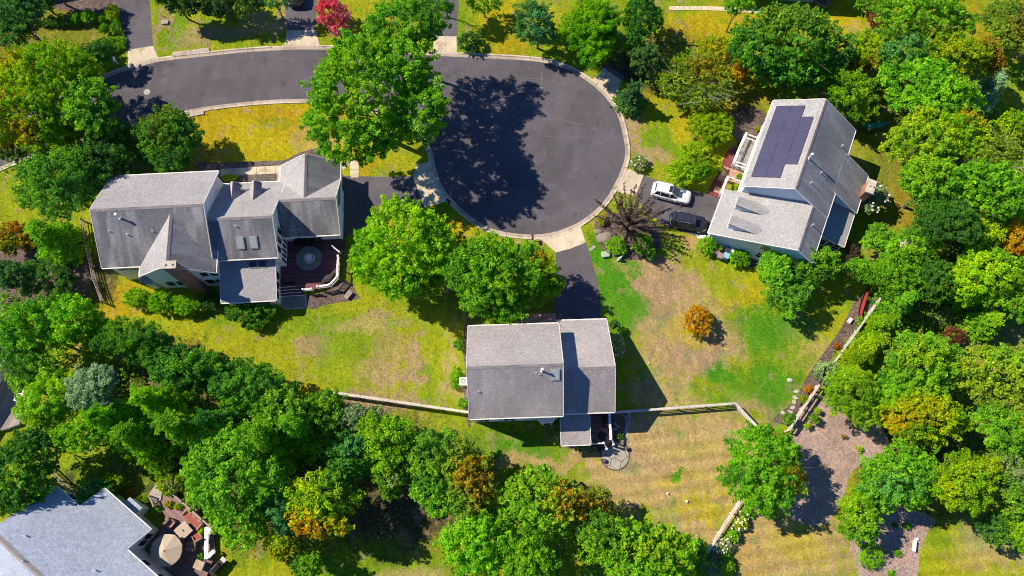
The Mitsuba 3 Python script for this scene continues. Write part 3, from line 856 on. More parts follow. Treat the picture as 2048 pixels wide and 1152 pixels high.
# bay below the back eave
m = MB(F2)
m.prism([(2.6, -4.4), (3.1, -5.0), (4.1, -5.0), (4.6, -4.4)], .5, 2.6, .05)
k = h.part('bay_window', m, 'm_white')
obj('pane', MB(F2).box(3.2, 4.0, -5.03, -4.98, 1.0, 2.3), 'm_pane', k)
for a0 in (-3.6, -.6, 2.6):
    h.window('S', -4.38, a0, a0 + 1.0, 3.5, 5.0)
for a0 in (-3.8, -1.0):
    h.window('S', -4.38, a0, a0 + 1.2, .9, 2.4, 2)
h.window('E', 10.32, -2.6, -1.7, 1.0, 2.3)
h.window('E', 10.32, 1.2, 2.1, 1.0, 2.3)
h.window('N', 4.62, -3.6, -2.5, 3.4, 4.8, 2)
h.window('N', 4.62, 2.6, 3.7, 3.4, 4.8, 2)
h.window('N', 5.67, 6.0, 9.4, .15, 2.2, 2, 4, 'garage_door')
for (px, py, z, hh, r) in ((1084, 742, 8.9, .9, .08), (1072, 747, 8.5, .3, .05), (1078, 750, 8.4, .25, .05), (958, 786, 7.0, .3, .05)):
    u, v = F2.px(px, py, z)
    h.pipe(u, v, 9.35 + v * .705, hh, r)
S2 = slope_mb(F2, (0, -4.75, 6.0), (1, 0, 0), np.array([0, 4.75, 3.35]) / math.hypot(4.75, 3.35))
u0, v0 = F2.px(1101, 761, 8.5)
m = MB(F2)
S2(m, u0, u0 + .95, 4.05, 5.25, -.05, .13)
k = h.part('skylight', m, 'm_frame')
m = MB(F2)
S2(m, u0 + .1, u0 + .85, 4.15, 5.15, .06, .15)
obj('pane', m, 'm_skylight', k)
# front step of bricks
step = thing('front_walk', 'reddish brick walk in front of the middle house, half hidden by a tree', kind='structure')
add(step, MB().prism(poly_at([(1030, 628), (1112, 626), (1112, 646), (1030, 648)]), 0, .06).mesh()[0], 'm_brickpale')

# ---- the solar roof house
F3 = Fr(38, 35, -22.9)
h = House(F3, 'solar_roof_house', 'blue sided house with solar panels on its pale roof', 'm_siding_blue', 'm_shingle_grey')
h.gable('v', -3.6, 8.2, -11.6, -1.75, 5.5, 5.45, -6.72, 9.0, sides=(1, 1))
h.gable('v', -9.25, -3.35, -13.05, -1.75, 2.85, 5.35, -3.95, 6.98, ova=(.3, 0), fascia=(1, 0))
# the bump-out carries the east slope further down
m = MB(F3)
sl = (9.0 - 5.45) / (6.72 - 1.75)
m.slab([(1.8, -.35, 5.5 - sl * 3.55), (1.8, 4.75, 5.5 - sl * 3.55), (-2.0, 4.75, 5.5 + sl * .25), (-2.0, -.35, 5.5 + sl * .25)], .17)
h.part('roof', m, 'm_shingle_grey')
h.part('gutter', MB(F3).cbox(1.8, 1.93, -.33, 4.73, 5.5 - sl * 3.55 - .19, 5.5 - sl * 3.55 - .03, .02), 'm_trim')
for v in (-.38, 4.78):
    h.part('rake_board', MB(F3).bar((1.8, v, 5.5 - sl * 3.55 - .09), (-1.9, v, 5.5 + sl * .2 - .09), .05, .2), 'm_trim')
v = [(x, y, z) for y in (-.05, 4.45) for x, z in ((-2.3, 0), (1.45, 0), (1.45, 5.5 - sl * 3.2 - .12), (-2.3, 5.5 + sl * .55 - .12))]
f = np.array([[0, 1, 2], [0, 2, 3], [4, 6, 5], [4, 7, 6]] + [t for i in range(4) for t in ([i, i + 4, (i + 1) % 4 + 4], [i, (i + 1) % 4 + 4, (i + 1) % 4])])
h.part('wall', MB(F3).raw(v, f), 'm_siding')
h.chimney(1.5, 2.3, 1.5, 3.1, 0, 4.9)
# back porch roof and its glazed end
h.shed(1.75, -1.95, -4.7, -.1, 2.5, 3.3, dirv=False, wall=False)
for (a0, a1, z0, z1) in ((-1.75, -.1, .9, 2.1), (.05, 1.5, .9, 2.1)):
    h.window('S', -4.5, a0, a1, z0, z1, 2, 2, 'porch_screen')
m = MB(F3)
for u, vv in ((1.55, -4.5), (1.55, -2.4), (1.55, -.3)):
    m.box(u - .07, u + .07, vv - .07, vv + .07, 0, 2.45)
h.part('porch_post', m, 'm_white')
h.part('porch_floor', MB(F3).cbox(-1.9, 1.7, -7.6, -.1, .05, .35, .03), 'm_deck_brown')
m = MB(F3)
m.bar((1.6, -4.7, 1.2), (1.6, -7.5, 1.2), .06, .06).bar((1.6, -7.5, 1.2), (-1.8, -7.5, 1.2), .06, .06).bar((1.6, -4.7, .7), (1.6, -7.5, .7), .05, .05).bar((1.6, -7.5, .7), (-1.8, -7.5, .7), .05, .05)
for u, vv in ((1.6, -6.1), (1.6, -7.5), (-.1, -7.5), (-1.75, -7.5)):
    m.box(u - .05, u + .05, vv - .05, vv + .05, .3, 1.3)
h.part('porch_rail', m, 'm_white')
for vc in (-5.25, -7.75):
    h.gable('u', -11.55, -7.6, vc - .58, vc + .58, 5.02, 5.02, vc, 5.24, zbase=3.2, ov=.12, ova=(.2, 0), gut=(0, 0), cap=False, fascia=(1, 0))
    h.window('W', -11.35, vc - .3, vc + .3, 3.9, 4.6)
h.window('S', -8.95, -7.2, -6.2, 3.4, 4.6, 1, 2)
h.window('S', -8.95, -7.0, -5.9, 1.0, 2.3, 1, 2)
h.window('W', -12.67, -8.3, -6.3, .15, 2.2, 1, 4, 'garage_door')
h.window('W', -12.67, -5.9, -3.9, .15, 2.2, 1, 4, 'garage_door')
for vv in (-1.5, 2.2, 5.6):
    h.window('W', -11.22, vv, vv + 1.0, 3.4, 4.8, 2)
# solar panels: two columns of seven and a shorter third column
slw = (9.0 - 5.5) / (11.6 - 6.72)
g3 = np.array([1, 0, slw]) / math.hypot(1, slw)
S3 = slope_mb(F3, (-11.6, 0, 5.5), (0, 1, 0), g3)
arr = thing('solar_array', 'dark violet solar panels on the pale roof slope', 'solar panels')
cols = ((0.65, 2.3, -2.35, 7.3, 9), (2.33, 3.98, -2.35, 7.3, 9), (4.01, 5.35, -.55, 5.75, 6))
for b0, b1, a0, a1, n in cols:
    for i in range(n):
        x0, x1 = a0 + (a1 - a0) * i / n, a0 + (a1 - a0) * (i + 1) / n
        m = MB(F3)
        S3(m, x0 + .005, x1 - .005, b0, b1, .07, .12)
        obj('panel', m, 'm_solar', arr)
rzE = lambda u: 9.0 - (u + 6.72) * sl
for (px, py, z, hh, r) in ((1685, 291, 6.5, .45, .05), (1614, 321, 8.2, .95, .08), (1641, 347, 7.2, .45, .05), (1621, 367, 7.8, .45, .05), (1624, 451, 6.5, .45, .05)):
    u, v = F3.px(px, py, z)
    h.pipe(u, v, rzE(u), hh, r)

# ---- the bottom left house
F4 = Fr(-38, -2.5, -37.0)
h = House(F4, 'blue_roof_house', 'white house with a broad grey blue shingle roof in the bottom left corner', 'm_siding', 'm_shingle_blue')
S4 = .76
zz4 = lambda v: 5.0 - S4 * v
h.gable('u', -9.95, 14.0, -10.6, 0.0, 5.0, 5.0, -5.3, 9.03, gut=(1, 0))
for a0, a1 in ((-9.93, -6.72), (.12, 13.98)):
    h.part('gutter', MB(F4).cbox(a0, a1, -.01, .12, 4.81, 4.97, .02), 'm_trim')
def slab4(u0, u1, v0, v1, dz=.012):
    m = MB(F4)
    m.slab([(u1, v1, zz4(v1) + dz), (u0, v1, zz4(v1) + dz), (u0, v0, zz4(v0) + dz), (u1, v0, zz4(v0) + dz)], .17)
    h.part('roof', m, 'm_shingle_blue')
    h.part('gutter', MB(F4).cbox(u0 + .02, u1 - .02, v1 - .01, v1 + .12, zz4(v1) - .19, zz4(v1) - .03, .02), 'm_trim')
    for u in (u0 - .03, u1 + .03):
        h.part('rake_board', MB(F4).bar((u, v1, zz4(v1) - .09), (u, max(v0, .1), zz4(max(v0, .1)) - .09), .05, .2), 'm_trim')
    w = v1 - .35
    v = [(x, y, z) for x in (u0 + .3, u1 - .3) for y, z in ((-.6, 0), (w, 0), (w, zz4(w) - .12), (-.6, zz4(-.6) - .12))]
    f = np.array([[0, 1, 2], [0, 2, 3], [4, 6, 5], [4, 7, 6]] + [t for i in range(4) for t in ([i, i + 4, (i + 1) % 4 + 4], [i, (i + 1) % 4 + 4, (i + 1) % 4])])
    h.part('wall', MB(F4).raw(v, f[:, ::-1]), 'm_siding')
slab4(-6.65, 0.05, -1.2, 2.3)
h.window('E', -.25, .1, 1.6, 1.0, 2.5, 2)
for a0 in (-6.0, -3.6, -1.5):
    h.window('N', 1.95, a0, a0 + .8, 1.5, 2.6)
for a0 in (-9.2, -7.9, 1.4, 3.6, 5.6):
    h.window('N', -.38, a0, a0 + .8, 2.4, 3.7)
h.part('bay_roof', MB(F4).slab([(-2.6, 3.0, 2.1), (-4.4, 3.0, 2.1), (-4.4, 1.9, 2.6), (-2.6, 1.9, 2.6)], .12), 'm_shingle_blue')
h.part('bay', MB(F4).prism([(-4.3, 1.9), (-2.7, 1.9), (-2.7, 2.9), (-4.3, 2.9)], 0, 2.1, .02), 'm_white')
for (px, py, z) in ((52, 1071, 8), (207, 1139, 5.5), (60, 1120, 8.0)):
    u, v = F4.px(px, py, z)
    h.pipe(u, v, zz4(v), .35, .06)

# ---- slivers of neighbours at the frame's edge
F5 = Fr(*at(-30, 800)[:2], -25)
h = House(F5, 'edge_house', 'grey house and terrace cut by the left edge, beside a white pergola', 'm_siding', 'm_shingle')
h.gable('v', -6, 6, -7, 1.2, 3.0, 3.0, -3, 5.6)
F6 = Fr(*at(20, -70)[:2], 14)
h = House(F6, 'corner_house', 'pale lavender sided house half hidden in the top left corner', 'm_siding', 'm_shingle')
h.gable('u', -8, 7.5, -5, 5, 4.6, 4.6, 0, 7.6)
h.window('S', -4.62, 3.6, 4.5, 1.0, 2.2)
F7 = Fr(*at(1530, -60)[:2], -4)
h = House(F7, 'top_edge_house', 'dark roofed house just beyond the top edge', 'm_siding_blue', 'm_shingle')
h.gable('u', -7, 7, -5, 5, 4.8, 4.8, 0, 7.8)
# ---------------------------------------------------------------- plants
def unit(a):
    return a / (np.linalg.norm(a, axis=-1, keepdims=True) + 1e-9)


def leaves(c, d, size, col, rng, asp=0.55, jit=0.55):
    """Rhombic leaf faces at c, facing roughly along d."""
    n = unit(d + rng.normal(0, jit, c.shape))
    t = unit(np.cross(n, rng.normal(0, 1, c.shape)))
    b = np.cross(n, t)
    s = size[:, None] * 0.5
    bend = n * s * 0.25
    v = np.stack([c - t * s - bend, c + b * s * asp, c + t * s - bend, c - b * s * asp], 1).reshape(-1, 3)
    k = np.arange(len(c))[:, None] * 4
    f = np.concatenate([k + [0, 1, 2], k + [0, 2, 3]], 0)
    return v, f, np.repeat(col, 4, 0)


def fibo(n, rng, zmin):
    i = np.arange(n) + 0.5
    z = 1 - (1 - zmin) * i / n
    ph = i * 2.399963 + rng.uniform(0, 6.28)
    r = np.sqrt(np.maximum(0, 1 - z * z))
    return np.c_[r * np.cos(ph), r * np.sin(ph), z]


LEAF = {  # base, second and accent colours
    'maple': ((0.2256, 0.5683, 0.019), (0.3155, 0.62, 0.0228), (0.1202, 0.3603, 0.0228)),
    'green': ((0.176, 0.4551, 0.0244), (0.264, 0.5488, 0.0244), (0.0986, 0.2812, 0.0244)),
    'bright': ((0.2118, 0.5695, 0.0187), (0.3107, 0.5828, 0.0187), (0.1271, 0.3586, 0.0187)),
    'dark': ((0.0892, 0.237, 0.0417), (0.1373, 0.3206, 0.037), (0.0618, 0.1729, 0.0463)),
    'deep': ((0.1006, 0.3147, 0.0297), (0.1511, 0.3932, 0.0254), (0.0604, 0.2098, 0.0339)),
    'olive': ((0.2239, 0.3675, 0.0262), (0.303, 0.4382, 0.0262), (0.1317, 0.2544, 0.0262)),
    'yg': ((0.3106, 0.5801, 0.0137), (0.4139, 0.6171, 0.0137), (0.1656, 0.4073, 0.0172)),
    'yellow': ((0.4427, 0.4778, 0.012), (0.5047, 0.4371, 0.012), (0.248, 0.3864, 0.0149)),
    'lime': ((0.3763, 0.5851, 0.012), (0.4537, 0.5952, 0.012), (0.155, 0.3489, 0.0149)),
    'orange': ((0.5513, 0.2678, 0.0137), (0.6064, 0.3392, 0.0109), (0.441, 0.1607, 0.0191)),
    'gold': ((0.5968, 0.3647, 0.0114), (0.62, 0.4114, 0.0114), (0.4813, 0.2244, 0.0143)),
    'rust': ((0.4138, 0.1963, 0.0257), (0.462, 0.2805, 0.02), (0.1925, 0.1963, 0.02)),
    'red': ((0.80, 0.15, 0.2), (0.85, 0.32, 0.36), (0.7, 0.07, 0.12)),
    'plum_': ((0.2013, 0.119, 0.0715), (0.2625, 0.1615, 0.091), (0.105, 0.0595, 0.0455)),
    'plum': ((0.20, 0.15, 0.11), (0.27, 0.21, 0.15), (0.11, 0.075, 0.06)),
    'bronze': ((0.21, 0.0935, 0.0455), (0.28, 0.136, 0.052), (0.14, 0.068, 0.039)),
    'silver': ((0.3099, 0.5006, 0.185), (0.3985, 0.589, 0.2282), (0.1771, 0.3473, 0.1357)),
    'grey': ((0.3542, 0.4624, 0.1562), (0.4427, 0.5591, 0.2138), (0.2214, 0.3441, 0.1151)),
    'teal': ((0.1325, 0.4048, 0.0936), (0.1889, 0.5278, 0.117), (0.0756, 0.2815, 0.082)),
}
TRI = [0]


def crown_cloud(rng, C, R, pal, rc, leaf, dens=1.0, zmin=-0.35, kind='round', patches=(), rough=0.24, asp=0.55, lobes=None, elong=1.5):
    """Leafy sprays that grow outward from an uneven, lobed crown: centre C, radii R."""
    C, R = np.asarray(C, float), np.asarray(R, float)
    Rm = (R[0] + R[1]) / 2
    if kind == 'cone':
        LC, LR = [np.zeros(3)], [1.0]
    else:
        k = lobes if lobes is not None else int(np.clip(round(Rm * 1.7), 0, 11))
        if Rm < 1.7 or k < 3:
            LC, LR = [np.zeros(3)], [1.0]
        else:
            LC, LR = [np.array([rng.normal(0, .08), rng.normal(0, .08), .2])], [.66]
            a0 = rng.uniform(0, 6.28)
            for j in range(k):
                a = a0 + 2 * math.pi * (j + rng.uniform(-.3, .3)) / k
                q = rng.uniform(.44, .68) if j % 3 else rng.uniform(.28, .5)
                LC.append(np.array([math.cos(a) * q, math.sin(a) * q, rng.uniform(-.25, .22)]))
                LR.append(rng.uniform(.31, .55))
    LC, LR = np.array(LC), np.array(LR)
    tips, outs = [], []
    for c, r in zip(LC, LR):
        area = 2 * math.pi * r * r * R[0] * R[1] * (1.25 if kind != 'cone' else 1.9)
        n = max(6, int(area / (rc * rc) * 0.95))
        d = fibo(n, rng, zmin)
        d = unit(d + rng.normal(0, .32 / math.sqrt(n / 12), d.shape))
        lob = meshkit.noise(d * 2.1 + rng.uniform(0, 90, 3)) - .5
        rad = 1 + rough * lob * 1.5 + rng.normal(0, .07, n) + np.where(rng.random(n) < .18, rng.uniform(.06, .28, n), 0)
        if kind == 'cone':
            h = (d[:, 2] - zmin) / (1 - zmin)
            e = unit(np.c_[d[:, :2], np.zeros(n)])
            p = np.c_[e[:, :2] * ((1 - h) ** .75 * rad)[:, None], h * 2 - 1]
            o = unit(np.c_[e[:, :2], np.full(n, .35 + 0.0)] + rng.normal(0, .12, (n, 3)))
        else:
            p, o = c + d * (r * rad)[:, None], unit(d + c * .35 + [0, 0, .18] + rng.normal(0, .2, d.shape))
            dist = np.linalg.norm(p[:, None] - LC[None], axis=2) / LR[None]
            inside = (dist < .86).sum(1) > 0
            keep = ~inside | (rng.random(n) < .10)
            keep &= p[:, 2] > zmin
            p, o = p[keep], o[keep]
        tips.append(p)
        outs.append(o)
    T_, A = np.vstack(tips), np.vstack(outs)
    if len(T_) == 0:
        T_, A = np.array([[0, 0, .8]]), np.array([[0, 0, 1.0]])
    nc = len(T_)
    tip = C + T_ * R
    A = unit(A * np.array([1, 1, .9]))
    ln = rc * elong * rng.uniform(.75, 1.5, nc)
    wd = rc * .52 * rng.uniform(.75, 1.3, nc)
    m = np.maximum(5, dens * 2.6 * (ln * wd * 2.2) / (asp * leaf * leaf * .5) * .42).astype(int)
    ci = np.repeat(np.arange(nc), m)
    n = len(ci)
    t = rng.random(n) ** .8
    prof = np.clip(1.55 * np.sqrt(np.maximum(0, 1 - t)) * (0.35 + t) + .12, 0, 1.2)
    off = rng.normal(0, 1, (n, 3))
    off -= A[ci] * (off * A[ci]).sum(1, keepdims=True)
    off = unit(off) * (rng.random(n) ** .5 * prof * wd[ci])[:, None]
    p = tip[ci] - A[ci] * ((1 - t) * ln[ci])[:, None] + off * [1, 1, .75]
    p[:, 2] -= .16 * ln[ci] * t * t * rng.uniform(0, 1, n)
    nrm = unit(off) * .55 + A[ci] * .35 + [0, 0, .55]
    pal = np.array(LEAF[pal])
    # colour drifts smoothly through the crown; single leaves differ
    hue = meshkit.noise(p * .55 + rng.uniform(0, 50, 3)) + rng.normal(0, .16, n) + rng.normal(0, .10, nc)[ci]
    w = np.clip((hue - .25) / .5, 0, 1)[:, None]
    col = np.where(w < .5, pal[2] * (1 - 2 * w) + pal[0] * 2 * w, pal[0] * (2 - 2 * w) + pal[1] * (2 * w - 1))
    if patches:
        q = (p - C) / R
        for (x, y, s, pn) in patches:
            dist = np.hypot(q[:, 0] - x, q[:, 1] - y) + rng.normal(0, .12, nc)[ci]
            pr = smooth01(s + .30, s - .22, dist) * .85
            alt = np.array(LEAF[pn])[rng.integers(0, 3, n)]
            col = np.where((rng.random(n) < pr)[:, None], alt * .75 + col * .25, col)
    col = col * rng.uniform(.74, 1.28, (n, 1)) * (1 + .08 * rng.normal(0, 1, (n, 3)) * [1, .35, .4])
    keep = p[:, 2] > .04
    p, nrm, col = p[keep], nrm[keep], col[keep]
    return leaves(p, nrm, leaf * np.exp(rng.normal(-.05, .34, len(p))).clip(.45, 1.9), col.clip(.003, .85), rng, asp)


def smooth01(a, b, x):
    t = np.clip((x - a) / (b - a), 0, 1)
    return t * t * (3 - 2 * t)


def limbs(m, rng, base, C, R, k, r0, reach=0.75):
    top = np.array(C) + [0, 0, R[2] * 0.35]
    lean = rng.normal(0, 0.15, 2)
    pts = [base, base + (top - base) * 0.33 + [*lean, 0], base + (top - base) * 0.7 + [*(-lean), 0], top]
    m.tube(pts, [r0, r0 * 0.72, r0 * 0.45, r0 * 0.14], 7, world=True)
    for i in range(k):
        a = i * 2.4 + rng.uniform(-.4, .4)
        f = rng.uniform(0.28, 0.72)
        s = base + (top - base) * f
        e = np.array(C) + np.array([math.cos(a) * R[0], math.sin(a) * R[1], R[2] * rng.uniform(-0.1, 0.6)]) * reach * rng.uniform(.7, 1.1)
        mid = (s + e) / 2 + [0, 0, rng.uniform(0.0, 0.5)] + rng.normal(0, .12, 3)
        m.tube([s, mid, e], [r0 * 0.42 * (1.1 - f), r0 * 0.25 * (1.1 - f), r0 * 0.06], 5, world=True)


def plant(name, px, py, rx, ry, h, pal, label, cat='tree', kind='round', leaf=None, dens=1.0, rc=None, patches=(), group=None, seed=None, rough=0.38, flat=None, zmin=None, petals=0, bark='m_bark', asp=0.55, parts=True):
    sd = int(px * 7 + py * 131 + rx * 17) if seed is None else seed
    rng = np.random.default_rng(abs(sd) + 1000)
    s0 = at(px + 1, py, h * .6)[0] - at(px, py, h * .6)[0]
    gr = 1.0 if cat != 'tree' else (1.10 if px > 1480 else (1.12 if py > 680 and px < 1430 else 1.0))
    Rx, Ry = rx * s0 * gr, ry * s0 * gr
    R = (Rx + Ry) / 2
    shrub = cat in ('shrub', 'bush', 'hedge', 'plant')
    Rz = flat if flat else (h * 0.5 if (shrub or kind == 'cone') else min(h * 0.44, R * 0.9))
    zc = h - Rz
    C = at(px, py, zc)
    if kind == 'cone':
        # lower skirt carries the outline
        C = at(px, py, zc - Rz * 0.25)
        C[2] = zc
    tone = np.array([rng.uniform(.86, 1.12), 1.0, rng.uniform(.8, 1.5)]) * rng.uniform(.88, 1.15) if cat == 'tree' else np.ones(3)
    lsc = rng.uniform(.78, 1.22)
    rc = min(rc or 9, float(np.clip(R * 0.2, 0.2, 0.72)))
    leaf = min(leaf or 9, float(np.clip(0.17 + R * 0.022, 0.18, 0.31))) * (lsc if not shrub else 1)
    key = thing(name, label, cat, group)
    zm = zmin if zmin is not None else (-0.15 if shrub else (-0.55 if py < 130 else -0.3))
    if kind in ('round', 'cone'):
        v, f, col = crown_cloud(rng, C, (Rx, Ry, Rz), pal, rc, leaf, dens, zm if kind == 'round' else -0.9, kind, patches, rough, asp, None, 2.1 if (kind == 'cone' or asp < .45) else 1.55)
    elif kind == 'sparse':
        v, f, col = crown_cloud(rng, C, (Rx, Ry, Rz), pal, rc * .8, leaf, dens * 0.5, zm, 'round', patches, 0.35, asp)
    elif kind == 'spiky':
        v, f, col = spiky(rng, C, (Rx, Ry, Rz), pal, leaf)
    col = (col * tone).clip(.003, .8)
    TRI[0] += len(f)
    base = np.array([C[0] + rng.normal(0, .1), C[1] + rng.normal(0, .1), -0.05])
    tr = MB()
    if kind == 'spiky':
        for e in SPIKES:
            tr.tube([base, base * [.6, .6, 0] + e * [.4, .4, 0.45], e], [.11, .05, .015], 5, world=True)
    elif kind == 'sparse':
        limbs(tr, rng, base, C, (Rx, Ry, Rz), 16, max(.12, R * .05), 0.98)
        for i in range(26):
            a, q = rng.uniform(0, 6.28), rng.uniform(.3, .8)
            s = C + np.array([math.cos(a) * Rx, math.sin(a) * Ry, Rz * .3]) * q
            e = C + np.array([math.cos(a + rng.normal(0, .3)) * Rx, math.sin(a + rng.normal(0, .3)) * Ry, Rz * rng.uniform(.3, .7)]) * rng.uniform(.85, 1.1)
            tr.tube([s, (s + e) / 2 + rng.normal(0, .12, 3), e], [.05, .035, .012], 4, world=True)
    elif shrub:
        for i in range(3):
            e = C + rng.normal(0, .3, 3) * R * .5
            tr.tube([base + rng.normal(0, .05, 3) * [1, 1, 0], e], [max(.02, R * .04), .01], 5, world=True)
    else:
        limbs(tr, rng, base, C, (Rx, Ry, Rz), 4 if kind == 'cone' else 8, max(.1, min(.34, R * .055)), 0.4 if kind == 'cone' else 0.8)
    obj('trunk' if not shrub else 'stem', (np.vstack(tr.v), np.vstack(tr.f)), bark, key)
    obj('crown' if not shrub else 'foliage', (v, f), 'm_leaf', key, color=col)
    if petals:
        d = fibo(petals, rng, 0.0)
        d = unit(d + rng.normal(0, .2, d.shape))
        p = C + d * np.array([Rx, Ry, Rz]) * rng.uniform(.9, 1.12, (petals, 1))
        allv, allf, k = [], [], 0
        ico = trimesh.creation.icosphere(subdivisions=1, radius=1.0)
        for q in p:
            r = rng.uniform(.06, .11) * max(1.0, R * .6)
            allv.append(np.asarray(ico.vertices) * r * [1, 1, .8] * (1 + .25 * rng.random((len(ico.vertices), 1))) + q)
            allf.append(np.asarray(ico.faces) + k)
            k += len(ico.vertices)
        obj('blossom', (np.vstack(allv), np.vstack(allf)), 'm_petal', key, kind='stuff')
    return key


SPIKES = []


def spiky(rng, C, R, pal, leaf):
    """Long upright branches that fan out, small dark leaves all along them."""
    SPIKES.clear()
    ps, ds = [], []
    base = np.array([C[0], C[1], 0.2])
    for i in range(46):
        a, q = i * 2.39996, math.sqrt((i + .5) / 46)
        e = np.array([C[0] + math.cos(a) * R[0] * q * rng.uniform(.8, 1.25), C[1] + math.sin(a) * R[1] * q * rng.uniform(.85, 1.15), (C[2] + R[2]) * (1.08 - .30 * q * q)])
        SPIKES.append(e)
        t = rng.uniform(.34, 1.02, 100)
        mid = base * [.6, .6, 0] + e * [.4, .4, .45]
        pt = ((1 - t) ** 2)[:, None] * base + (2 * t * (1 - t))[:, None] * mid + (t ** 2)[:, None] * e
        ps.append(pt + rng.normal(0, .085, pt.shape))
        ds.append(rng.normal(0, 1, pt.shape) + [0, 0, .8])
    p, d = np.vstack(ps), np.vstack(ds)
    pal = np.array(LEAF[pal])
    col = pal[rng.integers(0, 3, len(p))] * rng.uniform(.7, 1.35, (len(p), 1))
    return leaves(p, d, .27 * rng.uniform(.7, 1.3, len(p)), col.clip(.003, .6), rng, .5)
# ---------------------------------------------------------------- the trees, each where the photograph has it: (px, py) crown centre, (rx, ry) crown radii in its pixels, height in metres
p_ = plant
# the big maple on the street and its neighbours
p_('maple_tree', 754, 190, 138, 134, 17.5, 'bright', 'huge green maple overhanging the street and the turning circle', patches=((-.25, -.5, .25, 'yg'), (-.35, .1, .2, 'yg')), dens=1.45)
p_('maple_tree', 815, 42, 92, 60, 14.5, 'green', 'green tree behind the big maple, cut by the top edge', patches=((-.3, .1, .4, 'maple'),))
p_('red_maple', 661, 24, 38, 44, 5, 'red', 'crimson leaved small tree at the top edge', 'maple', leaf=.3)
p_('shade_tree', 885, -30, 30, 30, 8, 'dark', 'dark tree at the top edge left of the shaded driveway')
p_('shade_tree', 968, 2, 30, 22, 4.5, 'bright', 'small bright green tree at the top edge right of the shaded driveway')
p_('evergreen_shrub', 940, 84, 23, 20, 2.0, 'dark', 'dark shrub by the kerb beside the shaded driveway', 'shrub')
p_('shade_tree', 440, 0, 98, 42, 6.5, 'dark', 'dark blue green tree shading the top left lawn', leaf=.36)
p_('shade_tree', 345, -10, 50, 30, 7, 'deep', 'dark green tree beside the top left driveway')
p_('shade_tree', 548, -4, 34, 20, 5.5, 'teal', 'bluish tree left of the parked dark car')
# top left
p_('autumn_tree', 108, 150, 118, 74, 12, 'yg', 'wide yellow green tree turning orange left of the street', patches=((-.7, .3, .25, 'gold'), (.5, -.5, .5, 'maple'), (.1, .6, .3, 'yg')), leaf=.36)
p_('autumn_tree', 52, 235, 92, 70, 12, 'yg', 'yellow green and orange tree at the left edge by the street', patches=((-.2, .3, .22, 'gold'), (.45, .1, .4, 'maple'), (.1, -.6, .28, 'gold')), leaf=.36)
p_('shade_tree', 185, 215, 64, 62, 10.5, 'green', 'green tree between the autumn trees and the street', patches=((.3, -.4, .5, 'deep'),))
p_('autumn_tree', 96, 268, 84, 52, 8, 'yg', 'yellow green tree with orange tips covering the street at the left', patches=((-.3, .2, .3, 'gold'), (.2, -.3, .4, 'yg')))
p_('shade_tree', 222, 282, 56, 44, 7, 'deep', 'dark tree at the kerb left of the dark spreading tree')
p_('shade_tree', 14, 300, 40, 30, 7, 'olive', 'small olive tree at the left edge below the autumn trees', patches=((.2, .2, .4, 'gold'),))
p_('shade_tree', 118, 368, 92, 72, 11, 'deep', 'green tree touching the far corner of the brick deck house', patches=((-.5, -.4, .4, 'green'), (-.2, .5, .4, 'green')))
p_('shade_tree', 205, 320, 62, 54, 8.5, 'dark', 'dark tree in shade between two green trees left of the brick deck house')
p_('dogwood_tree', 328, 284, 76, 70, 7.5, 'deep', 'dark spreading tree with orange tinted tips on the front lawn', patches=((.0, .85, .35, 'olive'), (-.1, .3, .4, 'olive'), (.3, -.2, .2, 'olive')), leaf=.32, asp=.45)
p_('shade_tree', 30, 38, 58, 58, 10, 'dark', 'blue green tree in the top left corner')
p_('topiary_shrub', 155, 38, 10, 10, 1.6, 'bright', 'round clipped shrub, left one of the pair on the hedge', 'shrub', leaf=.11, rc=.25, dens=1.7, rough=.06)
p_('topiary_shrub', 177, 34, 13, 12, 1.8, 'bright', 'round clipped shrub, larger right one of the pair on the hedge', 'shrub', leaf=.11, rc=.25, dens=1.7, rough=.06)
p_('topiary_shrub', 204, 38, 8, 8, 1.3, 'bright', 'smallest clipped ball at the end of the front path', 'shrub', leaf=.11, rc=.22, dens=1.7, rough=.06)
p_('topiary_shrub', 210, 59, 10, 11, 1.5, 'bright', 'clipped ball just above the kidney shaped bed', 'shrub', leaf=.11, rc=.22, dens=1.7, rough=.06)
p_('leafy_shrub', 225, 27, 13, 17, 1.8, 'lime', 'loose yellow green shrub beside the top left driveway', 'shrub', leaf=.2)
p_('leafy_shrub', 232, 54, 10, 14, 1.4, 'deep', 'dark shrub between the clipped ball and the top left driveway', 'shrub', leaf=.18)
p_('low_hedge', 224, 89, 25, 18, 1.0, 'green', 'low spreading hedge in the bed beside the concrete apron', 'hedge', leaf=.16, rc=.35)
p_('shade_tree', 84, 2, 44, 22, 4.5, 'dark', 'dark tree in shade behind the straight hedge')
p_('low_hedge', 108, 46, 56, 10, 1.2, 'dark', 'dark straight hedge in shade leading to the round topiary', 'hedge', leaf=.16, rc=.3)
p_('shade_tree', 95, -34, 70, 22, 7, 'dark', 'dark tree over the top left house front')
p_('shade_tree', 192, 112, 42, 30, 5, 'deep', 'shaded low tree between the autumn tree and the street lawn')
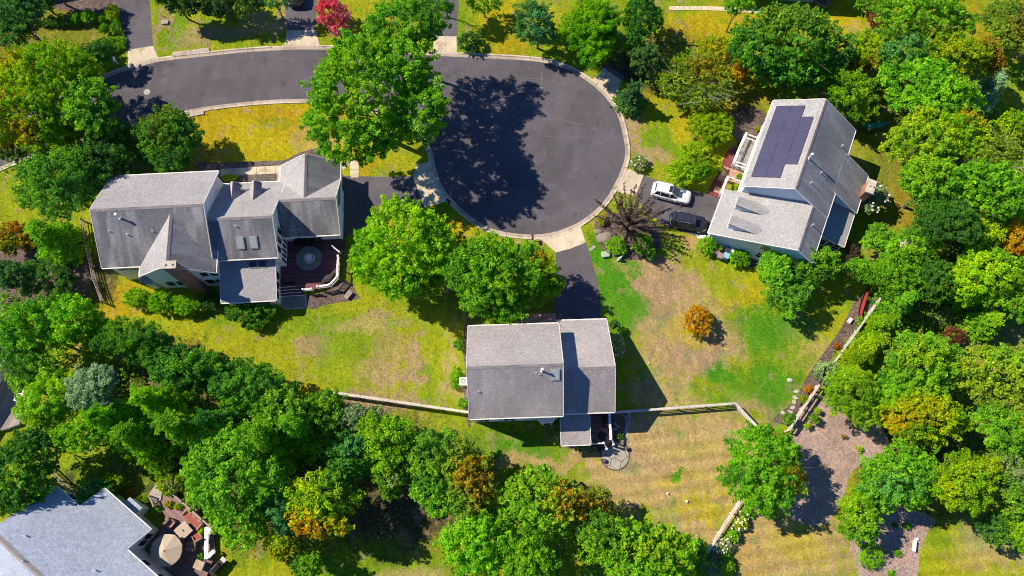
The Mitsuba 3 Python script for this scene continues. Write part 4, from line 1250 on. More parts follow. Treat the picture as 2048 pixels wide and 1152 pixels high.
# north side of the circle
p_('oak_tree', 1075, 54, 47, 58, 7, 'dark', 'dark green tree north of the circle, left of the drooping tree', patches=((.0, -.2, .4, 'teal'),))
p_('drooping_tree', 1184, 62, 68, 78, 7.5, 'maple', 'drooping yellow green tree north of the circle', patches=((-.3, .3, .6, 'yg'), (.7, .3, .3, 'deep')), leaf=.36, asp=.4)
p_('oak_tree', 1285, 44, 46, 54, 7, 'deep', 'dark green tree right of the drooping tree')
p_('shade_tree', 1290, 118, 46, 40, 6, 'dark', 'dark tree in shade above the small conifer by the circle')
p_('shade_tree', 1478, 10, 36, 22, 7, 'bright', 'small green tree with a visible leaning trunk by the concrete walk')
p_('yellow_shrub', 1432, 108, 50, 44, 4.5, 'yellow', 'big yellow shrub between the bare crab tree and the dark tree', 'shrub', leaf=.24, dens=.8)
p_('yellow_shrub', 1475, 145, 30, 32, 4, 'gold', 'orange yellow shrub against the dark round tree', 'shrub', leaf=.24, dens=.7)
p_('crab_tree', 1392, 165, 80, 68, 6, 'olive', 'sparse crab tree with grey branches showing through thin leaves', kind='sparse', bark='m_bark_pale', leaf=.24, patches=((.2, .3, .4, 'rust'),))
p_('conifer_tree', 1262, 196, 34, 32, 5, 'dark', 'small dark conifer beside the turning circle', kind='cone')
p_('weeping_shrub', 1430, 257, 50, 44, 3.6, 'lime', 'bright lime mounded shrub, upper one before the solar roof house', 'shrub', leaf=.26, asp=.3, rc=.5)
p_('mottled_shrub', 1388, 330, 54, 48, 3.2, 'yg', 'mottled olive round shrub above the white car', 'shrub', leaf=.24, rc=.5, patches=((.75, .1, .35, 'yellow'), (.1, .1, .35, 'olive')))
p_('flower_shrub', 1277, 326, 17, 15, 1.3, 'grey', 'small white flowering shrub at the corner of the east driveway', 'shrub', leaf=.18, petals=14)
p_('small_shrub', 1513, 257, 5, 5, .7, 'yellow', 'little yellow shrub in the mulch beside the white porch rail', 'shrub', leaf=.14, rc=.2)
p_('small_shrub', 1479, 354, 7, 7, .9, 'lime', 'upper lime shrub behind the white porch beam', 'shrub', leaf=.14, rc=.2)
p_('small_shrub', 1472, 373, 6, 6, .9, 'lime', 'lower lime shrub behind the white porch beam', 'shrub', leaf=.14, rc=.2)
p_('twiggy_shrub', 1480, 224, 16, 14, 1.2, 'plum', 'low reddish twiggy shrub in the porch mulch', 'shrub', leaf=.16, dens=.4)
# behind the solar roof house
p_('round_tree', 1590, 96, 116, 98, 11, 'deep', 'large dark round tree behind the solar roof house', patches=((-.2, .4, .5, 'olive'), (.5, .2, .35, 'olive')), leaf=.38)
p_('shade_tree', 1702, 192, 56, 62, 8, 'green', 'leafy tree with yellow tips right behind the solar roof', patches=((.2, -.2, .4, 'yg'), (.2, .5, .3, 'maple')), leaf=.34, asp=.4)
p_('feathery_tree', 1742, 104, 46, 42, 6, 'yg', 'pale feathery yellow green tree beside the golden lawn', leaf=.24, patches=((.0, -.7, .4, 'rust'),))
p_('rusty_shrub', 1712, 135, 26, 22, 3, 'rust', 'rust brown shrub under the pale feathery tree', 'shrub')
p_('small_shrub', 1738, 8, 30, 16, 2, 'green', 'low green shrub at the top edge on the golden lawn', 'shrub')
p_('bronze_shrub', 1750, 42, 17, 15, 2, 'bronze', 'dark red shrub standing alone on the golden lawn', 'shrub', leaf=.2, dens=.7)
p_('shade_tree', 1842, 34, 82, 56, 11, 'green', 'broad green tree at the top edge right of the golden lawn')
p_('shade_tree', 1820, 108, 56, 46, 9, 'deep', 'bluish green tree left of the vine covered trees', patches=((-.4, .2, .5, 'teal'),))
p_('oak_tree', 2012, 50, 42, 60, 9, 'olive', 'olive brown tree in the top right corner', patches=((.3, -.3, .4, 'rust'),))
p_('vine_tree', 1838, 172, 64, 66, 10, 'bright', 'bright green vine covered tree, leftmost in the wooded strip', leaf=.36)
p_('vine_tree', 1908, 112, 60, 44, 10.5, 'lime', 'bright lime vine covered tree under the top edge tree', leaf=.34)
p_('vine_tree', 1965, 108, 42, 36, 9, 'rust', 'brownish vine covered tree beside the top right corner tree', patches=((-.3, -.2, .5, 'yg'),))
p_('vine_tree', 1890, 195, 66, 52, 10.5, 'maple', 'green vine covered tree in the middle of the wooded strip', patches=((.5, .4, .4, 'olive'),))
p_('blue_spruce', 1964, 190, 42, 44, 6.5, 'silver', 'silver blue spruce in the wooded strip', kind='cone', leaf=.32)
p_('shade_tree', 1855, 280, 66, 66, 10, 'yg', 'yellow green tree on the left side of the wooded strip', patches=((.2, -.5, .3, 'maple'),))
p_('shade_tree', 1925, 262, 54, 48, 10, 'yg', 'yellow green tree with an orange tip below the silver spruce', patches=((.2, .5, .35, 'gold'),))
p_('shade_tree', 1988, 312, 56, 52, 9.5, 'olive', 'thin tree with bare twigs near the right edge', kind='sparse', bark='m_bark_pale')
p_('shade_tree', 2024, 250, 26, 24, 4, 'yg', 'small yellow green tree at the right edge lawn')
p_('shade_tree', 1862, 365, 72, 56, 10, 'maple', 'green tree with yellowing leaves beside the gold lawn strip', patches=((-.2, .2, .4, 'yg'),))
p_('shade_tree', 1958, 375, 72, 58, 10.5, 'green', 'mid green tree in the right hand wood', patches=((.3, .3, .4, 'maple'),))
p_('shade_tree', 1888, 442, 62, 52, 10, 'dark', 'dark green tree above the clipped balls', patches=((-.4, .2, .5, 'deep'),))
p_('shade_tree', 2030, 400, 48, 52, 9, 'maple', 'green tree cut by the right edge')
p_('autumn_tree', 2028, 478, 42, 44, 7, 'gold', 'orange yellow tree at the right edge')
p_('shade_tree', 1968, 470, 40, 40, 7, 'yg', 'small yellow green tree left of the orange yellow tree')
p_('topiary_shrub', 1919, 512, 25, 22, 2.4, 'dark', 'large dark clipped ball in the garden wood', 'shrub', leaf=.11, rc=.4, dens=1.7, rough=.06)
p_('topiary_shrub', 1927, 482, 12, 9, 1.2, 'green', 'small clipped ball above the large dark one', 'shrub', leaf=.11, rc=.25, dens=1.7, rough=.06)
p_('topiary_shrub', 1956, 494, 10, 10, 1.2, 'deep', 'dark clipped ball right of the large one', 'shrub', leaf=.11, rc=.25, dens=1.7, rough=.06)
p_('myrtle_tree', 1744, 396, 30, 33, 3.5, 'grey', 'white flowering crape myrtle by the brick chimney', leaf=.3, petals=30, dens=1.4)
p_('shade_tree', 1752, 478, 34, 28, 4.5, 'green', 'small green tree beside the dark back porch')
p_('bare_shrub', 1702, 505, 14, 22, 1.8, 'plum', 'thin greyish twiggy shrub in the shade of the back porch', 'shrub', dens=.35, leaf=.2)
p_('shade_tree', 1812, 492, 64, 44, 6.5, 'maple', 'light green thin tree over grey rocks', leaf=.3, dens=.55)
p_('shade_tree', 1722, 535, 40, 26, 4.5, 'maple', 'low yellow green tree beside the big lobed tree', leaf=.28)
p_('shade_tree', 1792, 548, 64, 50, 7, 'green', 'green tree at the upper end of the pale fence', patches=((-.1, -.5, .35, 'maple'),))
p_('shade_tree', 1866, 560, 46, 44, 7, 'deep', 'dark green tree below the large clipped ball')
p_('lobed_tree', 1548, 545, 40, 44, 6, 'green', 'left crown of the dense green trees by the blue side wall', rc=.7, leaf=.3)
p_('lobed_tree', 1628, 534, 54, 42, 6.5, 'green', 'right crown of the dense green trees by the back porch', rc=.7, leaf=.3)
p_('lobed_tree', 1582, 592, 46, 46, 5.5, 'green', 'lowest crown of the dense green trees, over the lush lawn', rc=.7, leaf=.3)
p_('shade_tree', 1972, 556, 82, 62, 9, 'yg', 'broad yellow green tree in the middle of the right edge', patches=((.5, -.4, .4, 'olive'), (.4, .6, .4, 'deep')))
p_('topiary_shrub', 1911, 602, 24, 22, 2.4, 'bright', 'bright green clipped shrub above the bluish low shrub', 'shrub', leaf=.18, rc=.4)
p_('juniper_shrub', 1868, 632, 34, 24, 1.8, 'grey', 'bluish low juniper shrub', 'shrub', leaf=.26, asp=.3, dens=.6)
p_('fluffy_conifer', 1970, 645, 38, 38, 4.5, 'bright', 'round bright fluffy conifer with a shadow to its right', kind='cone', leaf=.3, asp=.35)
p_('bronze_shrub', 1905, 674, 24, 20, 2, 'bronze', 'reddish brown shrub beside the big yellow green tree', 'shrub', leaf=.2)
p_('shade_tree', 2030, 600, 34, 50, 7, 'maple', 'green tree low on the right edge below the orange yellow tree')
for x, y, r1, r2, h, pl, lb in ((1792, 612, 34, 32, 6.5, 'bright', 'uppermost'), (1762, 652, 34, 30, 6, 'bright', 'second'), (1736, 690, 34, 32, 6, 'lime', 'third'), (1708, 724, 34, 30, 5.5, 'lime', 'fourth'), (1690, 752, 30, 26, 5, 'yg', 'lowest')):
    p_('arborvitae', x, y, r1, r2, h, pl, f'{lb} feathery arborvitae of the row behind the pale fence', kind='cone', leaf=.32, asp=.35, group='arborvitae row behind the pale fence')
p_('pale_shrub', 1655, 746, 27, 22, 1.8, 'silver', 'pale grey green shrub at the fence end', 'shrub', leaf=.2)
p_('shade_tree', 1842, 728, 80, 66, 8.5, 'maple', 'large yellow green tree behind the arborvitae row', patches=((-.3, .2, .4, 'lime'), (.4, .2, .4, 'yg')), rc=.8)
p_('shade_tree', 1705, 792, 62, 52, 7, 'yg', 'olive yellow tree over the dark rail fence', leaf=.28, patches=((-.1, .0, .25, 'olive'),))
p_('shade_tree', 1990, 752, 78, 76, 9, 'olive', 'olive tree in the lower right wood', patches=((-.2, .1, .5, 'yg'), (.1, .7, .4, 'maple')))
p_('shade_tree', 1776, 785, 34, 36, 6, 'green', 'bluish green tree right of the olive yellow tree')
p_('autumn_tree', 1850, 830, 88, 52, 8, 'yg', 'yellow tree beside the wood chip bed', patches=((-.75, -.2, .25, 'gold'), (-.2, .1, .5, 'yellow')), leaf=.3)
p_('shade_tree', 2006, 858, 56, 56, 9, 'maple', 'green tree with an orange tip at the right edge', patches=((.7, .1, .22, 'gold'),))
p_('shade_tree', 2020, 960, 46, 72, 8, 'green', 'dark green tree at the lower right edge', patches=((.1, -.3, .4, 'maple'), (.0, .3, .4, 'grey')))
p_('shade_tree', 1800, 962, 84, 66, 8, 'green', 'blue green tree between the two lower lawns', patches=((-.3, -.2, .35, 'teal'), (.1, .5, .3, 'maple')))
p_('shade_tree', 1928, 968, 76, 62, 9, 'yg', 'broad yellow green tree above the right lawn', patches=((.1, .0, .3, 'maple'),), leaf=.32)
p_('shade_tree', 1985, 1055, 30, 28, 5, 'deep', 'shaded tree at the edge of the lower right lawn')
p_('shade_tree', 2034, 1052, 30, 44, 6, 'yg', 'yellow green tree in the lower right corner')
p_('shade_tree', 1722, 1028, 48, 62, 6, 'yg', 'yellow green bushy tree between chip bed and path', patches=((.1, -.5, .5, 'maple'),), rc=.65)
p_('round_tree', 1534, 938, 86, 84, 8.5, 'maple', 'round green tree with one orange patch on the fence line', patches=((.62, -.15, .22, 'orange'),), rc=.75)
p_('small_shrub', 1635, 822, 8, 7, 1.0, 'lime', 'topmost of three clipped shrubs on the wood chips', 'shrub', leaf=.13, rc=.2)
p_('small_shrub', 1628, 838, 11, 10, 1.4, 'lime', 'middle and largest of three clipped shrubs on the wood chips', 'shrub', leaf=.13, rc=.22)
p_('small_shrub', 1615, 851, 8, 7, 1.0, 'lime', 'lowest of three clipped shrubs on the wood chips', 'shrub', leaf=.13, rc=.2)
p_('round_shrub', 1577, 837, 14, 12, 1.6, 'green', 'round green shrub against the outside of the corner fence', 'shrub', leaf=.16, rc=.28)
p_('small_shrub', 1606, 799, 10, 9, 1.0, 'yellow', 'yellow shrub on the outside of the corner fence', 'shrub', leaf=.15, rc=.22)
p_('orange_shrub', 1617, 778, 10, 9, 1.0, 'orange', 'orange shrub at the top of the corner fence', 'shrub', leaf=.15, rc=.22)
p_('orange_shrub', 1674, 692, 8, 7, .8, 'orange', 'small orange shrub in the mulch by the pale fence', 'shrub', leaf=.15, rc=.2)
p_('small_plant', 1719, 898, 8, 7, .6, 'yg', 'small yellow green plant alone on the wood chips', 'plant', leaf=.16, rc=.2, dens=.7)
p_('dry_plant', 1688, 874, 8, 5, .6, 'rust', 'small dry brown plant on the wood chips', 'plant', leaf=.14, rc=.2, dens=.4)
p_('small_plant', 1790, 1052, 6, 6, .5, 'deep', 'left small plant on the garden path', 'plant', leaf=.14, rc=.18)
p_('small_plant', 1813, 1053, 8, 7, .6, 'green', 'right small plant on the garden path', 'plant', leaf=.14, rc=.18)
p_('fern_plant', 1742, 1112, 24, 26, 1.2, 'maple', 'ferny green plant beside the lower lawn edge', 'plant', leaf=.24, asp=.3, dens=.5)
p_('small_plant', 1795, 1107, 9, 8, .5, 'green', 'spiky plant in the middle of the garden path', 'plant', leaf=.2, asp=.25, rc=.25, dens=.6)
p_('small_plant', 1782, 1146, 8, 6, .5, 'bright', 'small green plant at the bottom edge on the path', 'plant', leaf=.16, rc=.2)
p_('hydrangea', 1480, 1047, 15, 13, 1.2, 'lime', 'upper white hydrangea by the lower fence', 'shrub', leaf=.2, petals=26)
p_('hydrangea', 1443, 1092, 20, 15, 1.3, 'grey', 'lower white hydrangea by the lower fence', 'shrub', leaf=.2, petals=32)
p_('leafy_shrub', 1465, 1071, 14, 14, 1.2, 'green', 'green shrub between the two white hydrangeas', 'shrub', leaf=.2, petals=5)
p_('leafy_shrub', 1490, 1026, 13, 11, 1.2, 'green', 'green shrub above the hydrangeas', 'shrub', leaf=.2, petals=4)
p_('leafy_shrub', 1452, 1130, 16, 20, 1.2, 'maple', 'loose green shrub at the bottom edge by the lower fence', 'shrub', leaf=.22)
p_('twig_pile', 1424, 1126, 26, 22, 1.0, 'grey', 'bare grey brushwood heap at the foot of the lower fence', 'shrub', kind='sparse', bark='m_bark_pale', dens=.12)
p_('orange_shrub', 1394, 641, 27, 30, 2.8, 'gold', 'round orange shrub alone on the dry lawn', 'shrub', leaf=.2, rc=.32)
p_('plum_tree', 1262, 436, 70, 68, 5.0, 'plum', 'bronze purple plum tree with long upright branches', kind='spiky', leaf=.2)
p_('round_shrub', 1288, 492, 28, 32, 2.6, 'green', 'green shrub under the bronze plum tree', 'shrub', leaf=.22)
p_('round_shrub', 1232, 492, 18, 19, 1.6, 'bright', 'bright green mound left of the plum tree trunk', 'shrub', leaf=.18)
p_('small_shrub', 1203, 439, 10, 12, 1.0, 'yellow', 'yellow shrub at the kerb by the bronze plum tree', 'shrub', leaf=.16, rc=.25)
p_('boxwood_shrub', 1415, 492, 19, 18, 1.7, 'bright', 'round boxwood at the garage corner', 'shrub', leaf=.17, rc=.3)
p_('boxwood_shrub', 1480, 516, 20, 17, 1.7, 'bright', 'round boxwood beside the bins', 'shrub', leaf=.17, rc=.3, patches=((-.1, .1, .3, 'yg'),))
p_('small_shrub', 1440, 498, 5, 7, 1.0, 'green', 'tiny upright shrub between boxwood and bins', 'shrub', leaf=.14, rc=.2)
# round the middle house
p_('maple_tree', 800, 498, 102, 106, 10, 'maple', 'yellowing maple beside the octagonal deck', patches=((-.2, .75, .3, 'yg'), (.3, .3, .25, 'yg')), leaf=.36, rc=.85)
p_('shade_tree', 845, 560, 52, 48, 7, 'green', 'dark green tree under the yellowing maple', patches=((.0, .0, .5, 'deep'),))
p_('ash_tree', 994, 556, 100, 98, 10.5, 'bright', 'bright green tree in front of the middle house', leaf=.34, rc=.7, asp=.4)
p_('autumn_tree', 1084, 562, 48, 66, 8, 'maple', 'orange tinged tree beside the south driveway', patches=((.0, .6, .45, 'gold'), (.5, .2, .4, 'yg')))
p_('side_shrub', 911, 757, 10, 22, 1.0, 'green', 'green shrub beside the air conditioner', 'shrub', leaf=.17)
p_('side_shrub', 925, 806, 9, 10, 1.0, 'green', 'green shrub below the air conditioner', 'shrub', leaf=.17)
p_('side_shrub', 916, 690, 9, 12, 1.2, 'deep', 'shaded shrub at the upper left corner of the middle house', 'shrub', leaf=.18)
p_('flower_shrub', 1236, 692, 14, 22, 1.8, 'grey', 'pale flowering shrub in the shade right of the middle house', 'shrub', leaf=.24, petals=14)
p_('round_shrub', 1228, 650, 11, 9, 2.0, 'dark', 'dark round shrub at the upper right corner of the middle house', 'shrub', leaf=.16, rc=.3)
p_('pale_plant', 1105, 868, 16, 18, 1.0, 'grey', 'grey leaved plant in the shadow of the middle house', 'plant', leaf=.22, dens=.5)
p_('pale_plant', 1168, 897, 24, 7, .6, 'grey', 'low plants along the foot of the back porch', 'plant', leaf=.18, dens=.5)
p_('small_shrub', 1241, 872, 6, 6, .7, 'bright', 'little bright shrub by the stepping stones', 'shrub', leaf=.14, rc=.18)
# round the brick deck house
p_('round_shrub', 272, 597, 23, 20, 2.0, 'bright', 'round clipped shrub, leftmost below the brick chimney', 'shrub', leaf=.17, rc=.35)
p_('round_shrub', 322, 604, 26, 24, 2.4, 'bright', 'left half of the big clipped shrub pair below the chimney', 'shrub', leaf=.17, rc=.38)
p_('round_shrub', 368, 612, 36, 25, 2.4, 'bright', 'right half of the big clipped shrub pair below the chimney', 'shrub', leaf=.17, rc=.38)
p_('round_shrub', 425, 600, 22, 20, 1.8, 'dark', 'dark shrub in the shade of the sunroom', 'shrub', leaf=.18)
p_('laurel_shrub', 502, 628, 55, 30, 2.6, 'deep', 'wide dark laurel below the sunroom', 'shrub', leaf=.24, patches=((-.5, .2, .3, 'green'), (.2, .5, .4, 'green')))
p_('small_shrub', 459, 356, 14, 8, .8, 'lime', 'pale low shrub beside the front walk dormers', 'shrub', leaf=.16)
p_('evergreen_tree', 112, 482, 56, 52, 7, 'bright', 'bright evergreen left of the brick deck house', kind='cone', leaf=.34, asp=.4)
p_('rusty_shrub', 30, 478, 40, 46, 4, 'rust', 'brownish shrub at the left edge', 'shrub', patches=((.0, -.5, .5, 'olive'),))
p_('shade_tree', 88, 556, 66, 40, 4.5, 'dark', 'low dark tree in shade left of the weathered rail fence')  # extra tree, added to darken the ground beneath it
p_('shade_tree', 20, 548, 40, 36, 6, 'dark', 'dark tree at the left edge below the brownish shrub')
p_('maple_tree', 62, 660, 74, 72, 9.5, 'maple', 'large maple at the left edge, left half', rc=.8, patches=((.3, .3, .4, 'bright'),))
p_('maple_tree', 152, 648, 66, 64, 9, 'bright', 'large maple near the left edge, right half', rc=.8, patches=((.6, -.4, .5, 'green'),))
p_('shade_tree', 60, 740, 60, 44, 8, 'green', 'green tree below the large left maples')
# the lower left wood
for x, y, r1, r2, h, pl, lb, kw in (
    (262, 690, 80, 42, 8.5, 'deep', 'flat topped dark green tree at the upper edge of the lower left wood', dict(rc=.7)),
    (372, 738, 78, 48, 9, 'deep', 'dark green tree facing the back lawn in the lower left wood', dict(rc=.7, patches=((.6, .3, .4, 'green'),))),
    (192, 778, 52, 50, 10, 'silver', 'pale silver green tree in the lower left wood', dict(rc=.7)),
    (102, 798, 56, 66, 9, 'yg', 'yellow green tree left of the silver green tree', dict(patches=((.3, -.2, .35, 'maple'),))),
    (160, 868, 58, 36, 8, 'maple', 'yellow green tree above the small bright lawn', {}),
    (496, 778, 92, 52, 9, 'deep', 'dense dark green tree near the end of the back lawn', dict(rc=.75)),
    (566, 828, 62, 52, 10, 'green', 'green tree below the dense dark one', {}),
    (474, 945, 96, 112, 12, 'bright', 'tall bright green tree above the bottom left deck', dict(leaf=.36, patches=((.4, .3, .4, 'maple'),))),
    (640, 830, 56, 46, 8, 'green', 'leafy tree at the end of the wooden fence', {}),
    (712, 838, 50, 34, 7, 'grey', 'greyish green tree below the wooden fence', {}),
    (700, 910, 56, 52, 9, 'deep', 'dark green tree in the middle of the lower wood', dict(patches=((.3, .4, .4, 'teal'),))),
    (768, 884, 66, 58, 9, 'maple', 'yellow green tree at the lawn edge of the lower wood', dict(patches=((-.5, .3, .3, 'yg'), (.5, -.1, .5, 'green')))),
    (868, 908, 60, 54, 8.5, 'green', 'rounded green tree left of the orange brown tree', dict(patches=((.0, .2, .4, 'deep'),))),
    (640, 1000, 78, 66, 10, 'yg', 'yellow green tree with orange lower leaves in the lower wood', dict(patches=((-.35, -.85, .45, 'gold'), (.5, .5, .5, 'deep'), (-.1, -.95, .3, 'orange')))),
    (652, 1050, 56, 30, 9, 'yellow', 'orange yellow tree low in the lower wood', dict(patches=((-.2, -.5, .5, 'orange'),))),
    (558, 1092, 32, 30, 7, 'yellow', 'small yellow tree by the bottom edge', dict(patches=((-.1, .3, .4, 'yg'),))),
    (618, 1130, 38, 30, 6, 'green', 'green tree at the bottom edge left of the dark hollow', {}),
    (560, 1010, 40, 50, 9, 'teal', 'dark blue green tree between the tall bright tree and the yellow one', {}),
    (786, 962, 38, 34, 7, 'green', 'pale green tree above the dark hollow', dict(patches=((.0, .2, .4, 'grey'),))),
    (870, 985, 42, 40, 7.5, 'green', 'green tree left below the orange brown tree', {}),
    (940, 978, 58, 72, 9, 'olive', 'orange brown tree beside the lawn', dict(patches=((.1, .3, .45, 'gold'), (.3, -.1, .4, 'rust'), (-.4, -.5, .4, 'green')), rc=.7)),
    (962, 1090, 68, 70, 10, 'bright', 'bright green tree at the bottom centre, left one', dict(leaf=.34, asp=.4)),
    (1085, 1010, 92, 62, 9.5, 'maple', 'green tree at the bottom centre below the round patio', dict(patches=((.6, .2, .45, 'gold'), (.9, -.2, .3, 'rust'), (-.3, .4, .4, 'yg')))),
    (1188, 1010, 44, 42, 6, 'olive', 'orange brown small tree beside the mown yard', dict(patches=((.3, -.1, .4, 'rust'),), dens=.7)),
    (1200, 1062, 48, 40, 8, 'green', 'green tree between the bright ones at the bottom edge', {}),
    (1060, 1120, 60, 56, 10, 'green', 'green tree at the bottom edge between the two bright ones', dict(patches=((.0, .2, .5, 'bright'),))),
    (1288, 1112, 104, 66, 9, 'bright', 'bright green tree at the bottom right of centre', dict(leaf=.34, patches=((.2, .2, .4, 'lime'),))),
    (1385, 1108, 30, 34, 4, 'green', 'small green tree at the end of the lower fence', {}),
    (32, 955, 70, 82, 10, 'deep', 'dark green tree at the bottom left edge', dict(patches=((.5, .1, .4, 'green'),))),
    (60, 886, 44, 34, 7, 'dark', 'dark tree above the bottom left one', {}),
    (190, 985, 30, 22, 3.5, 'teal', 'shaded bluish tree beside the grey blue roof', {}),
    (225, 962, 20, 14, 2.2, 'lime', 'small yellow green tree above the grey blue roof', {}),
    (343, 968, 26, 18, 2.5, 'lime', 'pale yellow green tree at the top of the lower deck stairs', dict(patches=((.2, -.3, .5, 'grey'),))),
):
    p_('woodland_tree', x, y, r1, r2, h, pl, lb, **kw)
for x, y, r1, r2, h, lb in ((246, 846, 40, 58, 11, 'left'), (300, 880, 46, 60, 11, 'lower'), (332, 812, 44, 50, 11.5, 'upper'), (384, 860, 46, 58, 12, 'right'), (446, 850, 36, 44, 10.5, 'rightmost')):
    p_('pine_tree', x, y, r1, r2, h, 'bright' if lb != 'rightmost' else 'deep', f'{lb} tall bright pine of the group in the lower left wood', kind='cone', leaf=.36, asp=.4, group='pines in the lower left wood')
p_('pine_tree', 556, 878, 52, 62, 13, 'bright', 'tall light green pine beside the tall bright tree', kind='cone', leaf=.36, asp=.4, patches=((.1, .1, .5, 'green'),))
p_('pine_tree', 610, 860, 40, 46, 12, 'green', 'soft bluish pine right of the tall light green pine', kind='cone', leaf=.34, asp=.4)
for x, y, r1, r2, h, pl, lb in ((258, 985, 12, 9, .8, 'rust', 'reddish low shrub beside the lower deck stairs'), (287, 998, 14, 9, .9, 'lime', 'yellow green low shrub beside the lower deck stairs'), (316, 1020, 12, 9, .9, 'green', 'potted greens in the shade below the lower deck'), (340, 985, 14, 10, 1.0, 'green', 'green shrub at the top end of the lower deck')):
    p_('garden_shrub', x, y, r1, r2, h, pl, lb, 'shrub', leaf=.17)

# low growth under the woods
ru = np.random.default_rng(21)
woods = [[(1770, 60), (1950, 80), (1985, 200), (2060, 300), (2060, 560), (2060, 1060), (1990, 1060), (1960, 1020), (1880, 1010), (1790, 1010), (1720, 1000), (1700, 950), (1770, 900), (1760, 850), (1660, 790), (1700, 740), (1790, 610), (1830, 470), (1850, 400), (1800, 330), (1770, 200)],
         [(150, 690), (300, 670), (460, 740), (560, 800), (660, 800), (720, 830), (860, 860), (960, 900), (1010, 960), (900, 1010), (860, 960), (740, 950), (700, 1000), (700, 1090), (560, 1110), (440, 1040), (400, 930), (200, 900), (60, 870), (60, 760)],
         [(1000, 960), (1200, 960), (1240, 1040), (1380, 1080), (1380, 1152), (900, 1152), (930, 1060)], [(0, 590), (160, 580), (220, 640), (200, 700), (60, 760), (0, 750)], [(-20, 90), (180, 100), (230, 190), (240, 330), (140, 420), (40, 400), (-20, 300)], [(1240, 90), (1480, 80), (1480, 200), (1400, 230), (1300, 180), (1260, 150)]]
pts = []
for w in woods:
    g = Polygon(poly_at(w)).buffer(0)
    x0, y0, x1, y1 = g.bounds
    n = int(g.area * 13)
    q = np.c_[ru.uniform(x0, x1, n * 2), ru.uniform(y0, y1, n * 2)]
    pts.append(q[contains_xy(g, q[:, 0], q[:, 1])])
q = np.vstack(pts)
q = q[~contains_xy(lawn_free, q[:, 0], q[:, 1])]
nz = meshkit.fbm(np.c_[q * .45, np.zeros(len(q))], 3)
q, nz = q[nz > .42], nz[nz > .42]
zz = (nz - .38) * 6.5 * ru.uniform(.25, 1, len(q))
cl = np.array(LEAF['deep'] + LEAF['green'] + LEAF['maple'] + LEAF['olive'])
ix = np.clip((meshkit.noise(np.c_[q * .3, np.full(len(q), 4.0)]) * 12 + ru.normal(0, 1.5, len(q))).astype(int), 0, 11)
v, f, col = leaves(np.c_[q, zz + .05], np.tile([0, 0, 1.0], (len(q), 1)), ru.uniform(.22, .5, len(q)), cl[ix] * ru.uniform(.6, 1.2, (len(q), 1)), ru)
obj('undergrowth', (v, f), 'm_leaf', color=col, label='low leafy undergrowth on the ground between the woodland trees', cat='undergrowth', kind='stuff')

# fallen leaves blown over the paving and lawns
rf = np.random.default_rng(33)
q = np.c_[rf.uniform(-66, 66, 5200), rf.uniform(-5, 66, 5200)]
dn = meshkit.fbm(np.c_[q * .16, np.zeros(len(q))], 3)
q = q[dn + rf.normal(0, .12, len(q)) > .50]
pal_ = np.array([(.42, .34, .24), (.36, .24, .08), (.45, .40, .32), (.25, .15, .06), (.40, .30, .06)])
v, f, col = leaves(np.c_[q, np.full(len(q), .04)], np.tile([0, 0, 1.0], (len(q), 1)), rf.uniform(.09, .2, len(q)), pal_[rf.integers(0, 5, len(q))] * rf.uniform(.6, 1.2, (len(q), 1)), rf, .7, .25)
obj('fallen_leaves', (v, f), 'm_leaf', color=col, label='dry fallen leaves scattered over the street, driveways and lawns', cat='leaves', kind='stuff')
# ---------------------------------------------------------------- walks, patios, decks
def quad_px(pts, z=0.0):
    return [tuple(at(x, y, z)[:2]) for x, y in pts]


walk = thing('front_walk', 'pale concrete slab walk before the brick deck house', kind='structure')
jx = [441, 456, 476, 494, 513, 532, 551, 563]
for a, b in zip(jx[:-1], jx[1:]):
    q = [(x, y) for x, y in ((a + .3, 338.2 - (a - 441) * .058), (b - .3, 338.2 - (b - 441) * .058), (b - .3, 352.5 - (b - 441) * .045), (a + .3, 352.5 - (a - 441) * .045))]
    obj('slab', MB().prism(quad_px(q), 0, .05, .012), 'm_concrete', walk)
for q in ([(700, 322), (718, 322), (718, 338), (700, 339)], [(700, 340), (718, 339), (718, 355), (702, 356)], [(682, 325), (699, 323), (699, 330), (686, 340)], [(555, 346), (563, 346), (563, 362), (555, 362)]):
    obj('slab', MB().prism(quad_px(q), 0, .05, .012), 'm_concrete', walk)
walk = thing('concrete_walk', 'pale concrete walk along the top edge behind the yellow shrubs', kind='structure')
for i in range(9):
    a, b = 1338 + i * 21.5, 1338 + (i + 1) * 21.5
    yt = lambda x: 12.5 + max(0, x - 1420) * .07
    obj('slab', MB().prism(quad_px([(a + .3, yt(a)), (b - .3, yt(b)), (b - .3, yt(b) + 8), (a + .3, yt(a) + 8)]), 0, .05, .012), 'm_concrete', walk)


